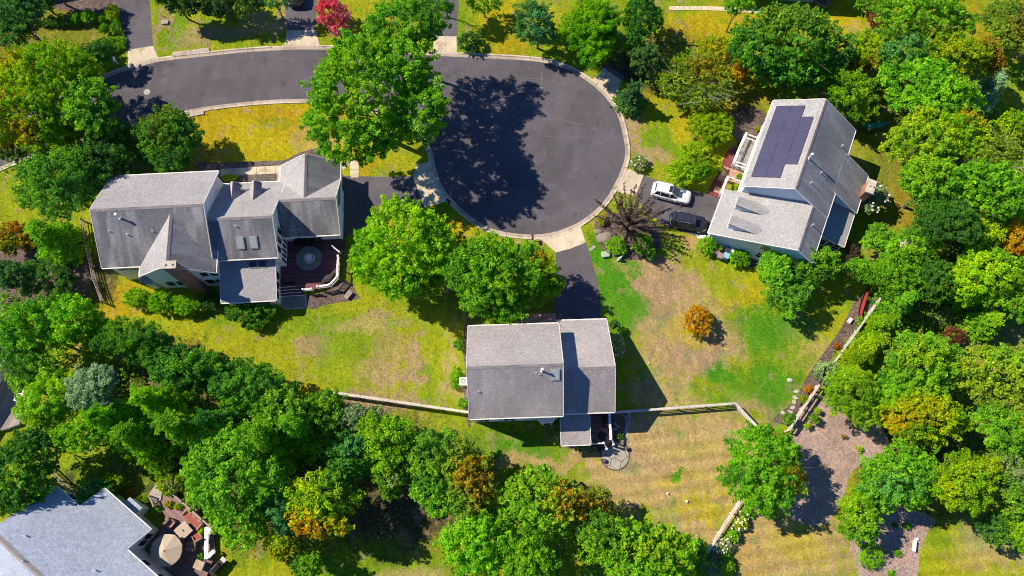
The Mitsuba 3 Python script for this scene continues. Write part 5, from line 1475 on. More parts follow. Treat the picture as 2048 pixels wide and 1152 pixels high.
def flagstones(poly, n, parent, seed, m='m_bluestone', z0=0.02, z1=.06):
    """irregular flat stones filling a polygon"""
    from scipy.spatial import Voronoi
    g = np.random.default_rng(seed)
    x0, y0, x1, y1 = poly.bounds
    p = g.uniform([x0 - 1, y0 - 1], [x1 + 1, y1 + 1], (n * 3, 2))
    for _ in range(2):
        vo = Voronoi(np.vstack([p, [[x0 - 99, y0], [x1 + 99, y0], [x0, y1 + 99], [x0, y0 - 99]]]))
        p = np.array([np.mean(vo.vertices[[k for k in vo.regions[vo.point_region[i]] if k >= 0]], 0) if -1 not in vo.regions[vo.point_region[i]] else p[i] for i in range(len(p))]).clip([x0 - 2, y0 - 2], [x1 + 2, y1 + 2])
    vo = Voronoi(np.vstack([p, [[x0 - 99, y0], [x1 + 99, y0], [x0, y1 + 99], [x0, y0 - 99]]]))
    for i in range(len(p)):
        r = vo.regions[vo.point_region[i]]
        if -1 in r or not r:
            continue
        c = Polygon(vo.vertices[r]).intersection(poly).buffer(-.03)
        if c.geom_type == 'Polygon' and c.area > .06:
            obj('flagstone', MB().prism(list(c.simplify(.03).exterior.coords)[:-1], z0, z1 + g.uniform(0, .012), .012), m, parent)


def rail_run(parent, fr, pts, z0, z1, m='m_white', post=.1, cap=True, top=(.12, .05), bal=True, gap=.13):
    """posts at the points, a top and a bottom rail and thin balusters between"""
    for q in pts:
        mm = MB(fr)
        mm.box(q[0] - post / 2, q[0] + post / 2, q[1] - post / 2, q[1] + post / 2, z0, z1 + .06)
        if cap:
            mm.cbox(q[0] - post * .8, q[0] + post * .8, q[1] - post * .8, q[1] + post * .8, z1 + .06, z1 + .12, .03)
        obj('post', mm, m, parent)
    for a, b in zip(pts[:-1], pts[1:]):
        a, b = np.array(a, float), np.array(b, float)
        d = (b - a) / np.linalg.norm(b - a)
        p, q = a + d * (post / 2 + .002), b - d * (post / 2 + .002)
        obj('top_rail', MB(fr).bar((*p, z1 - .01), (*q, z1 - .01), top[0], top[1]), m, parent)
        obj('bottom_rail', MB(fr).bar((*p, z0 + .12), (*q, z0 + .12), .05, .07), m, parent)
        if bal:
            mm = MB(fr)
            n = max(2, int(np.linalg.norm(q - p) / gap))
            for i in range(1, n):
                c = p + (q - p) * i / n
                mm.box(c[0] - .02, c[0] + .02, c[1] - .02, c[1] + .02, z0 + .155, z1 - .04)
            obj('balusters', mm, m, parent, kind='stuff')


def plist(fr, pts, z):
    return [tuple(fr.px(x, y, z)) for x, y in pts]


# ---- octagonal red deck
D1 = plist(F1, [(566, 484), (684, 474), (685, 512), (678, 556), (641, 576), (606, 584), (589, 563), (556, 566)], .6)
deck = thing('deck', 'dark red octagonal deck with white railing and a round stone pad', 'deck')
obj('floor', MB(F1).prism(D1, .42, .6, .02), 'm_deck_red', deck)
obj('skirt', MB(F1).prism(list(Polygon(D1).buffer(-.12).exterior.coords)[:-1], 0, .42), 'm_dark', deck)
cu, cv = F1.px(618, 517, .6)
obj('round_pad', MB(F1).cyl(cu, cv, .6, .635, 1.5, 1.5, 40), 'm_bluestone', deck)
R1 = plist(F1, [(676, 512), (675, 532), (674, 553), (659, 569), (635, 573)], 1.5)
rail_run(deck, F1, R1, .6, 1.5, 'm_white', .15, top=(.2, .06))
rail_run(deck, F1, plist(F1, [(622, 577), (605, 578)], 1.5), .6, 1.4, 'm_white', .13, top=(.14, .06))
rail_run(deck, F1, plist(F1, [(665, 492), (678, 503)], 1.5), .6, 1.4, 'm_white', .11)
for i in range(4):
    a, b = F1.px(559, 569 + i * 6, .5 - .12 * i), F1.px(595 + i * 4, 566 + i * 6, .5 - .12 * i)
    t = b - a
    nn = np.array([t[1], -t[0]]) / np.linalg.norm(t)
    z = .48 - .12 * i
    obj('stair_tread', MB(F1).prism([tuple(a), tuple(b), tuple(b + nn * .33), tuple(a + nn * .33)], z - .1, z, .01), 'm_deck_red', deck)
    obj('stair_nosing', MB(F1).bar((*(a + nn * .36), z - .03), (*(b + nn * .36), z - .03), .05, .1), 'm_white', deck)
pad = thing('flagstone_landing', 'grey flagstone landing at the foot of the red deck stairs', kind='structure')
PP = Polygon(poly_at([(565, 594), (610, 591), (612, 611), (606, 615), (572, 617), (564, 612)]))
add(pad, sheet(PP.buffer(.12), .02).mesh()[0], 'm_pale_stone')
flagstones(PP, 7, pad, 3)
pit = thing('fire_pit', 'round stone fire pit with a pale lid on the red deck', 'fire pit')
m = MB(F1)
for r0, r1, z0, z1 in ((.62, .62, .636, .95),):
    for i in range(14):
        a = i * 2 * math.pi / 14
        pass
ring = (m3.Manifold.cylinder(.34, .64, .62, 28) - m3.Manifold.cylinder(.5, .40, .40, 28).translate([0, 0, .08])).translate([cu + .05, cv, .636])
obj('ring', MB(F1).tm(ring), 'm_pale_stone', pit)
obj('lid', MB(F1).cyl(cu + .05, cv, .93, .97, .39, .36, 20), 'm_white', pit)


def armchair(name, fr, u, v, deg, z, label, frame='m_dark', seat='m_dark', group=None, w=.72):
    k = thing(name, label, 'chair', group)
    f = Fr(*fr.w([(u, v)])[0][:2], fr.deg + deg, z)
    m = MB(f)
    for sx in (-1, 1):
        m.tm(hull([(sx * w / 2, -.3, .12, .05), (sx * w / 2, .3, .12, .05), (sx * w / 2, -.3, .58, .06), (sx * w / 2, .3, .6, .06)], 8))
    m.tm(hull([(-w / 2, .34, .15, .06), (w / 2, .34, .15, .06), (-w / 2, .42, .85, .06), (w / 2, .42, .85, .06)], 8))
    obj('frame', m, frame, k)
    obj('seat', MB(f).tm(hull([(-w / 2 + .1, -.3, .36, .08), (w / 2 - .1, -.3, .36, .08), (-w / 2 + .1, .22, .36, .08), (w / 2 - .1, .22, .36, .08)], 8)), seat, k)
    obj('back_cushion', MB(f).tm(hull([(-w / 2 + .12, .24, .5, .07), (w / 2 - .12, .24, .5, .07), (-w / 2 + .12, .3, .8, .07), (w / 2 - .12, .3, .8, .07)], 8)), seat, k)
    m = MB(f)
    for sx in (-1, 1):
        for sy in (-.28, .36):
            m.box(sx * w / 2 - .03, sx * w / 2 + .03, sy - .03, sy + .03, 0, .14)
    obj('foot', m, 'm_black', k, kind='stuff')
    return k


mat('m_blue_dark', (0.025, 0.045, 0.075), .6)
for i, (x, lb) in enumerate(((596, 'first dark patio chair from the left under the eave'), (610, 'second dark patio chair from the left under the eave'), (624, 'third dark patio chair from the left under the eave'), (639, 'bluish patio chair, rightmost under the eave'))):
    u, v = F1.px(x, 486, .9)
    armchair('patio_chair', F1, u, v, 180 + (i - 1.5) * 8 + 180, .6, lb, 'm_dark', 'm_blue_dark' if i == 3 else 'm_black', 'patio chairs under the eave')
cov = thing('covered_lounger', 'dark leaf strewn cover over an oval lounger on the red deck', 'lounger')
u, v = F1.px(656, 556, .9)
f = Fr(*F1.w([(u, v)])[0][:2], F1.deg + 38, .6)
obj('cover', MB(f).tm(hull([(-.85, 0, .16, .13), (.85, .05, .2, .12), (0, .34, .2, .12), (0, -.34, .2, .12), (-.5, .2, .26, .1), (.5, -.15, .28, .1)], 12)), 'm_dark', cov)
obj('leg', MB(f).box(-.5, -.4, -.1, .1, 0, .1).box(.4, .5, -.1, .1, 0, .1), 'm_black', cov, kind='stuff')
g = thing('side_stairs', 'dark side stairs at the right end of the red deck', 'stairs')
for i in range(4):
    a = F1.px(672 + i * 4, 480, .6 - i * .13)
    obj('tread', MB(F1).box(a[0], a[0] + .3, a[1] - 1.2, a[1] + .3, 0, .5 - i * .12), 'm_deck_brown', g)
trel = thing('bench', 'small slatted bench beyond the corner of the red deck', 'bench')
fb = Fr(*at(697, 590, .2)[:2], 55)
for i in range(4):
    obj('slat', MB(fb).box(-.5, .5, -.27 + i * .14, -.16 + i * .14, .38, .42), 'm_fence', trel)
obj('leg', MB(fb).box(-.45, -.37, -.22, .22, 0, .38).box(.37, .45, -.22, .22, 0, .38), 'm_fence', trel, kind='stuff')

# ---- back porch of the middle house
deck = thing('back_deck', 'small dark brown deck with white posts behind the middle house', 'deck')
D2 = plist(F2, [(1178, 828), (1222, 825), (1226, 878), (1206, 889), (1178, 890)], 1.0)
obj('floor', MB(F2).prism(D2, .82, 1.0, .02), 'm_deck_brown', deck)
obj('skirt', MB(F2).prism(list(Polygon(D2).buffer(-.15).exterior.coords)[:-1], 0, .82), 'm_dark', deck)
rail_run(deck, F2, plist(F2, [(1219, 829), (1220, 850), (1222, 877)], 1.95), 1.0, 1.95, 'm_white', .15, top=(.26, .05))
rail_run(deck, F2, plist(F2, [(1180, 888), (1207, 886)], 1.95), 1.0, 1.95, 'm_white', .14, top=(.10, .05))
a1, a2 = plist(F2, [(1208, 887), (1214, 897)], 1.6)
b1, b2 = plist(F2, [(1223, 878), (1228, 888)], 1.6)
for q, r in ((a1, a2), (b1, b2)):
    obj('stair_rail', MB(F2).bar((*q, 1.85), (*r, 1.3), .14, .06), 'm_white', deck)
    obj('stair_post', MB(F2).box(r[0] - .09, r[0] + .09, r[1] - .09, r[1] + .09, 0, 1.4), 'm_white', deck)
for i in range(5):
    t0, t1 = i / 5, (i + 1) / 5
    L0, R0 = np.array(a1) * (1 - t0) + np.array(a2) * t0, np.array(b1) * (1 - t0) + np.array(b2) * t0
    L1, R1_ = np.array(a1) * (1 - t1) + np.array(a2) * t1, np.array(b1) * (1 - t1) + np.array(b2) * t1
    obj('stair_tread', MB(F2).prism([tuple(L0), tuple(R0), tuple(R1_), tuple(L1)], .72 - i * .17, .8 - i * .17, .01), 'm_deck_brown', deck)
gr = thing('covered_grill', 'black covered barbecue grill in the shade on the back deck', 'grill')
u, v = F2.px(1212, 842, 1.4)
obj('cover', MB(F2).tm(hull([(u - .2, v - .55, 1.15, .1), (u + .2, v - .55, 1.15, .1), (u - .2, v + .55, 1.15, .1), (u + .2, v + .55, 1.15, .1), (u - .12, v - .4, 2.0, .12), (u + .12, v + .4, 2.0, .12)], 10)), 'm_black', gr)
obj('wheel', MB(F2).tube([(u - .25, v - .5, 1.1), (u + .25, v - .5, 1.1)], .1, 10), 'm_dark', gr)
mt = thing('door_mat', 'dark mat at the top of the back deck stairs', 'mat')
fm = Fr(*F2.w([F2.px(1210, 875, 1.0)])[0][:2], F2.deg - 32, 1.0)
add(mt, MB(fm).cbox(-.75, .75, -.45, .45, .002, .025, .01).mesh()[0], 'm_black')
pt = thing('round_patio', 'round pale flagstone patio at the foot of the back deck stairs', kind='structure')
c = at(1230, 911)[:2]
circ = Point(*c).buffer(1.52, 32)
add(pt, sheet(circ.buffer(.1), .018).mesh()[0], 'm_mulch')
flagstones(circ, 8, pt, 8, 'm_stone')
up = Polygon(poly_at([(1212, 892), (1228, 884), (1238, 893), (1220, 900)])).difference(circ.buffer(.05))
path = thing('stepping_stones', 'curved row of round stepping stones around the shaded porch bed', kind='structure')
add(path, px_strip(MB(), [(1244, 828), (1252, 836), (1253, 850), (1250, 862), (1244, 872)], .12, .014).mesh()[0], 'm_pale_stone')
for i, (x, y) in enumerate(((1257, 827), (1258, 833), (1259, 839), (1258, 846), (1257, 853), (1256, 859), (1254, 865), (1252, 871), (1249, 877), (1246, 884))):
    q = at(x, y)[:2]
    a = np.linspace(0, 2 * math.pi, 10)[:-1]
    r = .2 + .03 * np.cos(2 * a + i) + .02 * np.cos(3 * a + 2 * i)
    obj('stepping_stone', MB().prism([(q[0] + r_ * math.cos(t) * 1.15, q[1] + r_ * math.sin(t)) for r_, t in zip(r, a)], .0, .05, .015), 'm_stone', path)
for x, y, lb in ((1207, 922, 'dark round planter left of the round patio'), (1252, 897, 'dark round planter right of the round patio'), (1206, 900, 'small pale pot by the foot of the deck stairs')):
    k = thing('planter', lb, 'planter')
    q = at(x, y)[:2]
    s = 1 if 'dark' in lb else .55
    obj('pot', MB().cyl(q[0], q[1], 0, .38 * s, .17 * s, .23 * s, 16).cyl(q[0], q[1], .38 * s, .43 * s, .25 * s, .25 * s, 16), 'm_dark' if s == 1 else 'm_pale_stone', k)
    obj('soil', MB().cyl(q[0], q[1], .43 * s, .45 * s, .2 * s, .12 * s, 12), 'm_mulch', k)
for x, y, lb in ((1230, 848, 'upper'), (1235, 853, 'right'), (1231, 858, 'lower right'), (1225, 860, 'lower left')):
    k = thing('bed_stone', f'small pale stone in the shaded porch bed, {lb} one', 'stone')
    q = at(x, y)[:2]
    add(k, ball(q[0], q[1], .06, .15, 2, (1.1, .9, .6)), 'm_pale_stone')
ac = thing('air_conditioner', 'white square air conditioner beside the middle house', 'air conditioner')
q = F2.px(926, 762, .8)
obj('case', MB(F2).cbox(q[0] - .44, q[0] + .44, q[1] - .44, q[1] + .44, .06, .85, .06), 'm_white', ac)
obj('fan_grille', MB(F2).cyl(q[0], q[1], .851, .87, .33, .31, 24), 'm_frame', ac)
obj('fan_hub', MB(F2).cyl(q[0], q[1], .87, .9, .1, .08, 12), 'm_white', ac)
obj('pad', MB(F2).box(q[0] - .5, q[0] + .5, q[1] - .5, q[1] + .5, 0, .06), 'm_concrete', ac)

# ---- front porch and brick walk of the solar roof house
por = thing('front_porch', 'front porch of the solar roof house with thick white rails', 'porch')
obj('floor', MB(F3).prism([(-12.95, 1.0), (-11.22, 1.0), (-11.22, 5.5), (-12.75, 5.5), (-12.95, 3.2)], .3, .5, .02), 'm_deck_grey', por)
obj('landing', MB(F3).prism([(-13.0, -.75), (-11.22, -.75), (-11.22, .95), (-13.0, .95)], .0, .35, .02), 'm_brickpale', por)
obj('landing_step', MB(F3).prism([(-13.9, -.9), (-13.02, -.9), (-13.02, 1.0), (-13.9, 1.0)], .0, .18, .02), 'm_brickpale', por)
for pts in ([(-12.8, 5.4), (-12.95, 3.4)], [(-12.95, 3.4), (-13.0, 1.1)]):
    rail_run(por, F3, pts, .5, 1.4, 'm_white', .16, top=(.30, .07))
rail_run(por, F3, [(-13.05, -.85), (-13.1, -3.0)], .0, 1.2, 'm_white', .16, top=(.32, .07), bal=False)
for v in (5.45, 4.95, 1.45, 1.0, -.8):
    obj('cross_rail', MB(F3).bar((-12.85, v, 1.3), (-11.35, v, 1.3), .12, .07), 'm_white', por)
obj('beam', MB(F3).bar((-11.42, -3.2, 1.6), (-11.42, 5.6, 1.6), .10, .10), 'm_white', por)
bw = thing('brick_walk', 'dark red brick walk before the white porch', kind='structure')
add(bw, sheet(poly_at([(1466, 293), (1490, 299), (1476, 328), (1466, 346), (1453, 370), (1438, 399), (1414, 388), (1432, 350), (1446, 320), (1457, 298)]), .022).mesh()[0], 'm_pavers')
for x, y in ((1443, 357), (1435, 380)):
    q = F3.px(x, y, .02)
    obj('step_slab', MB(F3).cbox(q[0] - .45, q[0] + .45, q[1] - .4, q[1] + .4, .0, .05, .01), 'm_brickpale', bw)
for x, y, c, lb in ((1433, 503, (.17, .12, .11), 'brown bin half hidden behind the boxwood'), (1441, 511, (.27, .22, .22), 'dusty mauve wheeled bin beside the blue one'), (1453, 511, (.25, .45, .62), 'light blue recycling bin'), (1464, 501, (.55, .6, .75), 'pale bin behind the light blue one'), (1456, 501, (.03, .04, .08), 'black bin against the blue wall')):
    k = thing('wheeled_bin', lb, 'bin')
    mk = f'm_bin_{x}'
    mat(mk, c, .5)
    q = F3.px(x, y, .9)
    obj('body', MB(F3).tm(hull([(q[0] + a, q[1] + b, z, .05) for a, b, z in ((-.2, -.2, .1), (.2, -.2, .1), (-.2, .2, .1), (.2, .2, .1), (-.26, -.26, .85), (.26, -.26, .85), (-.26, .26, .85), (.26, .26, .85))], 8)), mk, k)
    obj('lid', MB(F3).tm(hull([(q[0] + a, q[1] + b, z, .04) for a, b, z in ((-.3, -.3, .94), (.3, -.3, .94), (-.3, .3, .98), (.3, .3, .98))], 8)), mk, k)
    obj('wheel', MB(F3).tube([(q[0] - .27, q[1] + .27, .1), (q[0] + .27, q[1] + .27, .1)], .1, 10), 'm_black', k)

# ---- the lower left deck and its furniture
deck = thing('lower_deck', 'pinkish plank deck beside the grey blue roof with steps at its top end', 'deck')
D4 = plist(F4, [(311, 970), (343, 988), (425, 1058), (431, 1108), (405, 1175), (340, 1175), (296, 1092), (320, 1064), (331, 1032), (311, 1010), (297, 988)], .5)
obj('floor', MB(F4).prism(D4, .34, .5, .02), 'm_deck_pink', deck)
obj('skirt', MB(F4).prism(list(Polygon(D4).buffer(-.12).exterior.coords)[:-1], 0, .34), 'm_dark', deck)
for i in range(3):
    a, b = F4.px(296 - i * 0 + i * 4, 986 - i * 6, .5 + .1 * i), F4.px(327 + i * 3, 1002 - i * 6, .5 + .1 * i)
mat('m_deck_pale', proc(plank_fn((0.40, 0.34, 0.33), 0.3, (math.cos(-.3), math.sin(-.3)))), .8)
obj('upper_step', MB(F4).prism(plist(F4, [(312, 969), (325, 975), (322, 1000), (310, 1007), (298, 987)], .6), .5, .62, .015), 'm_deck_pale', deck)
rail_run(deck, F4, plist(F4, [(343, 987), (362, 1003), (382, 1020), (402, 1038), (422, 1055)], 1.4), .5, 1.4, 'm_fence', .12, top=(.16, .06))
rail_run(deck, F4, plist(F4, [(311, 969), (326, 977)], 1.4), .5, 1.2, 'm_fence', .12, top=(.12, .06))
rail_run(deck, F4, plist(F4, [(297, 992), (306, 1012)], 1.4), .5, 1.3, 'm_fence', .12, top=(.16, .06))
beam = thing('white_bench', 'white angular bench at the right end of the lower deck', 'bench')
w1, w2, w3, w4 = [F4.px(x, y, 1.0) for x, y in ((413, 1054), (412, 1118), (428, 1101), (423, 1066))]
for nm, a, b in (('long_seat', w1, w2), ('short_seat', w2, w3), ('short_seat', w1, w4)):
    d = (b - a) / np.linalg.norm(b - a)
    a, b = a + d * (.0 if nm == 'long_seat' else .26), b
    obj(nm, MB(F4).bar((*a, .96), (*b, .96), .42, .08), 'm_white', beam)
for q in (w1, w2, w3, w4, (w1 + w2) / 2):
    obj('leg', MB(F4).box(q[0] - .06, q[0] + .06, q[1] - .06, q[1] + .06, .5, .92), 'm_white', beam)
um = thing('parasol', 'big beige octagonal parasol on the lower deck', 'parasol')
u, v = F4.px(329, 1101, 2.6)
mat('m_canvas', (.47, .40, .31), .9)
R8 = 1.65
for i in range(8):
    a0, a1 = i * math.pi / 4 + .2, (i + 1) * math.pi / 4 + .2
    am = (a0 + a1) / 2
    rim = [(u + R8 * math.cos(a0), v + R8 * math.sin(a0), 2.25), (u + R8 * .965 * math.cos(am), v + R8 * .965 * math.sin(am), 2.20), (u + R8 * math.cos(a1), v + R8 * math.sin(a1), 2.25)]
    low = [(x, y, z - .16) for x, y, z in rim]
    top = (u, v, 2.85)
    obj('panel', MB(F4).raw([top] + rim + low, [[0, 1, 2], [0, 2, 3], [1, 4, 5], [1, 5, 2], [2, 5, 6], [2, 6, 3]]), 'm_canvas', um)
    obj('rib', MB(F4).bar((u + .08 * math.cos(a0), v + .08 * math.sin(a0), 2.77), (u + .97 * R8 * math.cos(a0), v + .97 * R8 * math.sin(a0), 2.22), .02, .025), 'm_metal', um)
obj('pole', MB(F4).cyl(u, v, .5, 2.95, .03, .03, 10), 'm_metal', um)
obj('finial', MB(F4).cyl(u, v, 2.86, 2.98, .06, .03, 10), 'm_canvas', um)
tb = thing('fire_table', 'square beige fire table with a small dark burner on the lower deck', 'table')
f = Fr(*at(368, 1061, .9)[:2], -37 - 8, .5)
mat('m_beige', proc(concrete_fn((.46, .37, .31))), .7)
obj('table_top', MB(f).cbox(-.72, .72, -.72, .72, .52, .6, .03), 'm_beige', tb)
obj('base', MB(f).box(-.55, .55, -.55, .55, 0, .52), 'm_dark', tb)
obj('burner', MB(f).box(-.17, .17, -.05, .05, .6, .63), 'm_black', tb)
mat('m_cushion', (.30, .085, .065), .9)
mat('m_cushion_pale', (.36, .2, .17), .9)
mat('m_wicker', (.33, .24, .2), .9)
for x, y, dg, s_, lb in ((341, 1047, 90, 'm_cushion_pale', 'wicker armchair left of the beige fire table'), (395, 1074, -110, 'm_cushion', 'armchair with red cushion right of the beige fire table'), (383, 1092, -150, 'm_cushion_pale', 'round backed wicker armchair below the beige fire table')):
    q = F4.px(x, y, .9)
    armchair('garden_armchair', F4, q[0], q[1], dg, .5, lb, 'm_wicker', s_, 'wicker armchairs round the fire table', .8)
sf = thing('garden_sofa', 'curved wicker sofa with red cushions along the deck rail', 'sofa')
q = np.array(F4.px(386, 1038, .9))
fs = Fr(*F4.w([tuple(q)])[0][:2], -37 - 4, .5)
obj('frame', MB(fs).tm(hull([(-1.1, .38, .2, .1), (1.1, .38, .2, .1), (-1.1, .45, .75, .08), (1.1, .45, .75, .08)], 8)).tm(hull([(1.1, .38, .2, .12), (1.15, -.4, .2, .12), (1.1, .38, .6, .1), (1.15, -.4, .55, .1)], 8)).tm(hull([(-1.1, .38, .2, .12), (-1.15, -.4, .2, .12), (-1.1, .38, .6, .1), (-1.15, -.4, .55, .1)], 8)), 'm_wicker', sf, kind='stuff')
obj('seat', MB(fs).tm(hull([(-.95, .2, .34, .1), (.95, .2, .34, .1), (-.95, -.36, .34, .1), (.95, -.36, .34, .1)], 8)), 'm_cushion', sf)
for i in range(3):
    x = -.66 + i * .66
    obj('back_cushion', MB(fs).tm(hull([(x - .22, .24, .5, .08), (x + .22, .24, .5, .08), (x - .22, .32, .78, .08), (x + .22, .32, .78, .08)], 8)), 'm_cushion_pale', sf)
for x, y, pl, lb in ((339, 1009, 'yellow', 'yellow potted plant on the lower deck'), (357, 1013, 'lime', 'lime potted plant on the lower deck beside the rail'), (405, 1062, 'lime', 'lime potted plant beside the white bench'), (403, 1112, 'green', 'small green potted plant at the foot of the white bench')):
    plant('potted_plant', x, y, 8, 8, 1.15, pl, lb, 'plant', leaf=.17, rc=.2)
gr = thing('barbecue', 'black and steel barbecue in the lower right corner of the deck', 'grill')
f = Fr(*at(430, 1136, 1.2)[:2], 50, .0)
obj('body', MB(f).cbox(-.8, .8, -.33, .33, .1, .95, .03), 'm_black', gr)
obj('hood', MB(f).tm(hull([(-.4, -.2, 1.0, .1), (.4, -.2, 1.0, .1), (-.4, .15, 1.12, .12), (.4, .15, 1.12, .12)], 10)), 'm_dark', gr)
obj('side_shelf', MB(f).cbox(.82, 1.25, -.3, .3, .88, .95, .02), 'm_metal', gr)
st = thing('serving_table', 'grey square serving table beside the barbecue', 'table')
f = Fr(*at(398, 1130, 1.2)[:2], -20, .5)
obj('table_top', MB(f).cbox(-.5, .5, -.45, .45, .7, .76, .02), 'm_beige', st)
obj('leg', MB(f).box(-.45, -.39, -.4, .4, 0, .7).box(.39, .45, -.4, .4, 0, .7), 'm_frame', st, kind='stuff')

# ---- the white pergola and terrace at the left edge
ter = thing('terrace', 'grey terrace under the white pergola at the left edge', kind='structure')
add(ter, MB().prism(poly_at([(-40, 752), (40, 765), (58, 800), (44, 850), (10, 862), (-40, 850)]), .0, .5, .03).mesh()[0], 'm_deck_grey')
pg = thing('pergola', 'small white lattice pergola at the left edge', 'pergola')
c = [np.array(at(x, y, 2.6)[:2]) for x, y in ((40, 770), (58, 778), (46, 806), (28, 800))]
for i in range(5):
    t = i / 4
    obj('rafter', MB().bar((*(c[0] * (1 - t) + c[3] * t), 2.66), (*(c[1] * (1 - t) + c[2] * t), 2.66), .09, .14), 'm_white', pg)
for i in range(3):
    t = i / 2
    obj('beam', MB().bar((*(c[0] * (1 - t) + c[1] * t), 2.5), (*(c[3] * (1 - t) + c[2] * t), 2.5), .1, .16), 'm_white', pg)
for q in c:
    obj('post', MB().box(q[0] - .07, q[0] + .07, q[1] - .07, q[1] + .07, 0, 2.42), 'm_white', pg)


# ---------------------------------------------------------------- fences
def rail_fence(label, pts, h=1.2, rails=3, m='m_fence', cap=0.0, step=2.6, zpx=.6, thick=.05):
    k = thing('rail_fence', label, 'fence')
    p = [np.array(at(x, y, zpx)[:2]) for x, y in pts]
    posts = [p[0]]
    for a, b in zip(p[:-1], p[1:]):
        n = max(1, round(np.linalg.norm(b - a) / step))
        posts += [a + (b - a) * (i + 1) / n for i in range(n)]
    g = np.random.default_rng(int(abs(p[0][0]) * 10) + 1)
    for q in posts:
        obj('post', MB().cbox(q[0] - .07, q[0] + .07, q[1] - .07, q[1] + .07, 0, h + .06 + g.uniform(0, .05), .02), m, k)
    for a, b in zip(posts[:-1], posts[1:]):
        d = (b - a) / np.linalg.norm(b - a)
        for r in range(rails):
            z = h * (.3 + .64 * r / max(1, rails - 1))
            obj('rail', MB().bar((*(a + d * .075), z + g.normal(0, .015)), (*(b - d * .075), z + g.normal(0, .015)), thick, .14), m, k)
        if cap:
            obj('cap_board', MB().bar((*(a + d * .01), h + .11 + g.normal(0, .012)), (*(b - d * .01), h + .11 + g.normal(0, .012)), cap + g.normal(0, .015), .035), m, k)
    return k


rail_fence('weathered rail fence down the left side of the brick deck house', [(165, 440), (176, 500), (190, 560), (206, 604)], 1.2, 3)
rail_fence('pale capped fence running from the wood to the middle house', [(651, 794), (658, 785), (937, 826)], 1.15, 3, 'm_fence_pale', .28, 3.1)
rail_fence('capped fence from the middle house to the yard corner and down to the round tree', [(1231, 826), (1300, 821), (1467, 808), (1513, 857)], 1.15, 3, 'm_fence_pale', .24, 2.9)
rail_fence('pale fence beside the arborvitae row', [(1760, 594), (1667, 724)], 1.1, 2, 'm_fence_pale', .22, 2.6)
rail_fence('corner fence beside the wood chip bed', [(1634, 772), (1604, 816), (1574, 862)], 1.2, 3, 'm_fence_pale', .22, 2.3)
rail_fence('dark rail fence under the olive yellow tree', [(1628, 790), (1752, 838)], 1.2, 3, 'm_fence', 0, 2.6)
rail_fence('lower fence beside the white hydrangeas', [(1488, 986), (1412, 1105)], 1.2, 3, 'm_fence_pale', .26, 2.7)
rail_fence('grey fence in the shade beside the grey blue roof', [(70, 906), (84, 924), (165, 1002)], 1.1, 2, 'm_fence', .12, 2.6)


# ---------------------------------------------------------------- vehicles
def tapered(sec, m):
    """skin through closed sections"""
    n = len(sec[0])
    v = np.vstack(sec)
    f = []
    for i in range(len(sec) - 1):
        for j in range(n):
            a, b = i * n + j, i * n + (j + 1) % n
            f += [[a, b, b + n], [a, b + n, a + n]]
    f += [[0, j + 1, j] for j in range(1, n - 1)] + [[(len(sec) - 1) * n, (len(sec) - 1) * n + j, (len(sec) - 1) * n + j + 1] for j in range(1, n - 1)]
    return m.raw(v, f)


